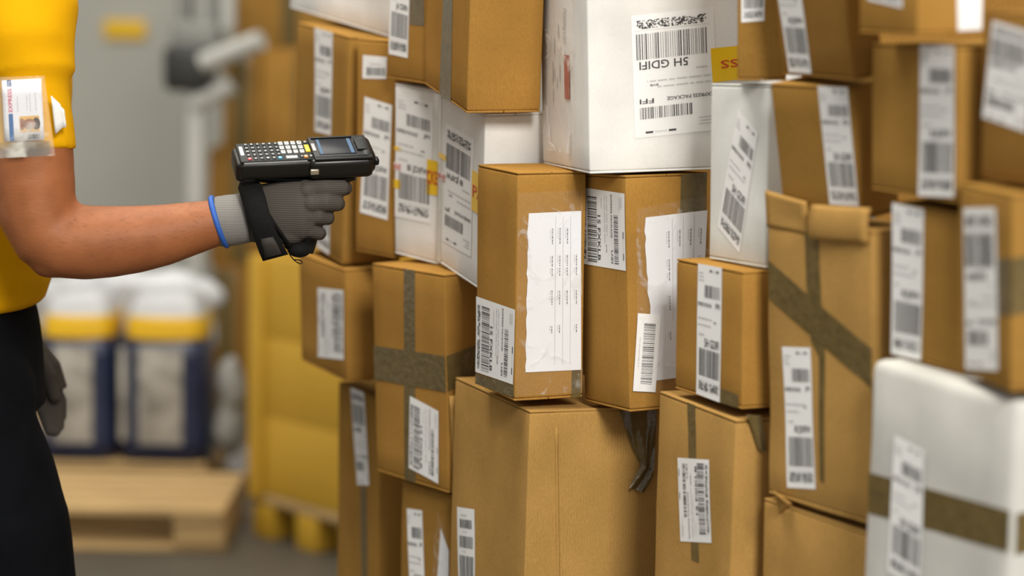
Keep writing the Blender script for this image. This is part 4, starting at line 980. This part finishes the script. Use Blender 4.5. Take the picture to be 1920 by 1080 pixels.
lump('plastic_bag', [ball((B2.x, B2.y, .05), (.045, .05, .05)), ball((B2.x + .01, B2.y - .01, .085), (.028, .035, .045))], 'small crumpled plastic bag on the floor beside the yellow container', 'bag', M['bagwhite'], .008)

# yellow pallet container on feet
pa, pb = fl(474, 1003), fl(640, 1053)
dx = (pb - pa); ln = dx.length * 1.5; dx.normalize(); dyv = Vector((-dx.y, dx.x, 0)) 
ctn = tag(empty('pallet_container', pa), 'yellow board container on feet behind the brown cartons', 'container')
ctn.rotation_euler.z = math.atan2(dx.y, dx.x)
WD = .8
for k in range(3):
    rbox('side_board', (0, 0, .13 + k * .225), (ln, .02, .13 + (k + 1) * .225 - .0015), M['yellowboard'], ctn, .003)
    rbox('end_board', (0, .021, .13 + k * .225), (.02, WD, .13 + (k + 1) * .225 - .0015), M['yellowboard'], ctn, .003)
    rbox('end_board', (ln - .02, .021, .13 + k * .225), (ln, WD, .13 + (k + 1) * .225 - .0015), M['yellowboard'], ctn, .003)
    rbox('rear_board', (.021, WD - .02, .13 + k * .225), (ln - .021, WD, .13 + (k + 1) * .225 - .0015), M['yellowboard'], ctn, .003)
rbox('corner_post', (-.012, -.012, .11), (.05, .0, .80), M['yellowboard'], ctn, .004)
rbox('base_board', (0, 0, .10), (ln, WD, .128), M['wood'], ctn, .003)
for x in (0.0, .19, .38, .57, ln - .1):
    for y in (.0, WD - .1): rbox('foot', (x, y, 0), (x + .09, y + .1, .10), M['yellowboard'], ctn, .004)

# brown cartons piled further back
def far_carton(x0, x1, y0, z0, z1, dep, label, mk, rz=0):
    root = tag(empty('cardboard_carton', ((x0 + x1) / 2, y0, z0)), label, 'box', 'cartons piled far back'); root.rotation_euler.z = rz
    hw = (x1 - x0) / 2
    rbox('carton_body', (-hw, 0, 0), (hw, dep, z1 - z0 - .004), M[mk], root, .006, (3, 3, 3))
    rbox('closing_flap', (-hw, 0, z1 - z0 - .004), (hw, dep / 2 - .001, z1 - z0), M[mk], root, .0015); rbox('closing_flap', (-hw, dep / 2 + .001, z1 - z0 - .004), (hw, dep, z1 - z0), M[mk], root, .0015)
    rbox('packing_tape', (-.03, -.0015, .0), (.03, -.0002, z1 - z0 - .02), M['tape'], root, .0004)
fy = 7.9; k = fy / FPX
def fx(px): return (px - 960) * k
def fz(py): return 1.56 - (py + 28) * k
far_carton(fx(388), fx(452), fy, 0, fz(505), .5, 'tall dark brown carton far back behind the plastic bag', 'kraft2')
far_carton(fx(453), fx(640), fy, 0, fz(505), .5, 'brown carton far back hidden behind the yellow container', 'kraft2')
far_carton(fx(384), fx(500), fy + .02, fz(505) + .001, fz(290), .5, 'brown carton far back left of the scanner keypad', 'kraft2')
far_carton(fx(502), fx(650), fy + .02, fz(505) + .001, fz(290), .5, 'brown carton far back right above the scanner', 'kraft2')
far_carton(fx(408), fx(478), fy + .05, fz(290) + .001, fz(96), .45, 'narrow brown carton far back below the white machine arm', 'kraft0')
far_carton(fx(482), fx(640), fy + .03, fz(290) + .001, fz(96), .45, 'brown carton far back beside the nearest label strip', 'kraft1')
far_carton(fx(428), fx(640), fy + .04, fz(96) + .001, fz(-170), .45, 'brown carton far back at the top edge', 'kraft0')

# grey lifting machine with white arm in front of the far wall
my = 7.55; k2 = my / FPX
def mx_(px): return (px - 960) * k2
def mz(py): return 1.56 - (py + 28) * k2
mach = tag(empty('lifting_machine', (mx_(350), my, 0)), 'grey machine column with dark motor and white arms near the far wall', 'machine')
x_ = mx_(350)
def mbox(name, a, b, c, d, y0, y1, m, r=.01): return rbox(name, (mx_(a) - x_, y0, mz(d)), (mx_(b) - x_, y1, mz(c)), m, mach, r)
mbox('column', 318, 342, -120, 110, .1, .2, M['machinegrey']); mbox('column', 376, 396, -120, 100, .1, .2, M['machinegrey'])
mbox('white_pillar', 352, 374, -120, 80, .16, .22, M['machinewhite']); mbox('white_pillar', 396, 424, -120, 70, .12, .2, M['machinewhite'])
mbox('motor_housing', 298, 388, 96, 182, 0, .2, M['machinedark'], .03); mbox('upper_housing', 310, 400, 50, 120, .04, .22, M['machinegrey'], .03)
mbox('mast', 340, 370, 176, 540, .05, .11, M['machinewhite']); mbox('base_frame', 325, 385, 530, 560, 0, .25, M['machinegrey'])
rbox('base_leg', (-.03, .02, 0), (.02, .12, mz(556)), M['machinegrey'], mach, .01)
def beam(name, p, q, w_, m):
    v, f = loft([(Vector((mx_(p[0]) - x_, p[2], mz(p[1]))), w_, .04), (Vector((mx_(q[0]) - x_, q[2], mz(q[1]))), w_, .04)], 12, Vector((0, 0, 1)))
    return link_mesh(name, v, f, m, mach, False)
beam('white_arm', (375, 128, .0), (486, 82, -.05), .034, M['machinewhite']); beam('white_arm', (350, 205, .06), (424, 168, .06), .036, M['machinewhite'])
# yellow sign on the far wall
ws = 10.19 / FPX
sg = rbox('wall_sign', (0, 0, 0), (78 * ws, .012, 36 * ws), M['yellowdull'], None, .003)
sg.location = ((190 - 960) * ws, 10.18, 1.56 - (86 + 28) * ws); tag(sg, 'small yellow sign on the grey far wall', 'sign')

# cartons added behind the visible rows so the gaps between boxes stay dark
def filler_carton(x0, x1, y0, y1, z1, label):
    root = tag(empty('cardboard_carton', ((x0 + x1) / 2, y0, 0)), label, 'box', 'parcels stacked in a wall'); hw = (x1 - x0) / 2
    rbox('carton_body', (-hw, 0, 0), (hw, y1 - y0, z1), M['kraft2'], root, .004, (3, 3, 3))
filler_carton(.47, 1.15, 3.02, 3.5, 1.78, 'added brown carton that keeps the gaps between the upper right boxes dark')
filler_carton(.08, .45, 3.47, 3.85, 1.62, 'added brown carton that darkens the gap between the two pouch cartons')
filler_carton(-.118, .05, 3.575, 3.85, 1.126, 'added brown filler carton behind the cross-taped carton')
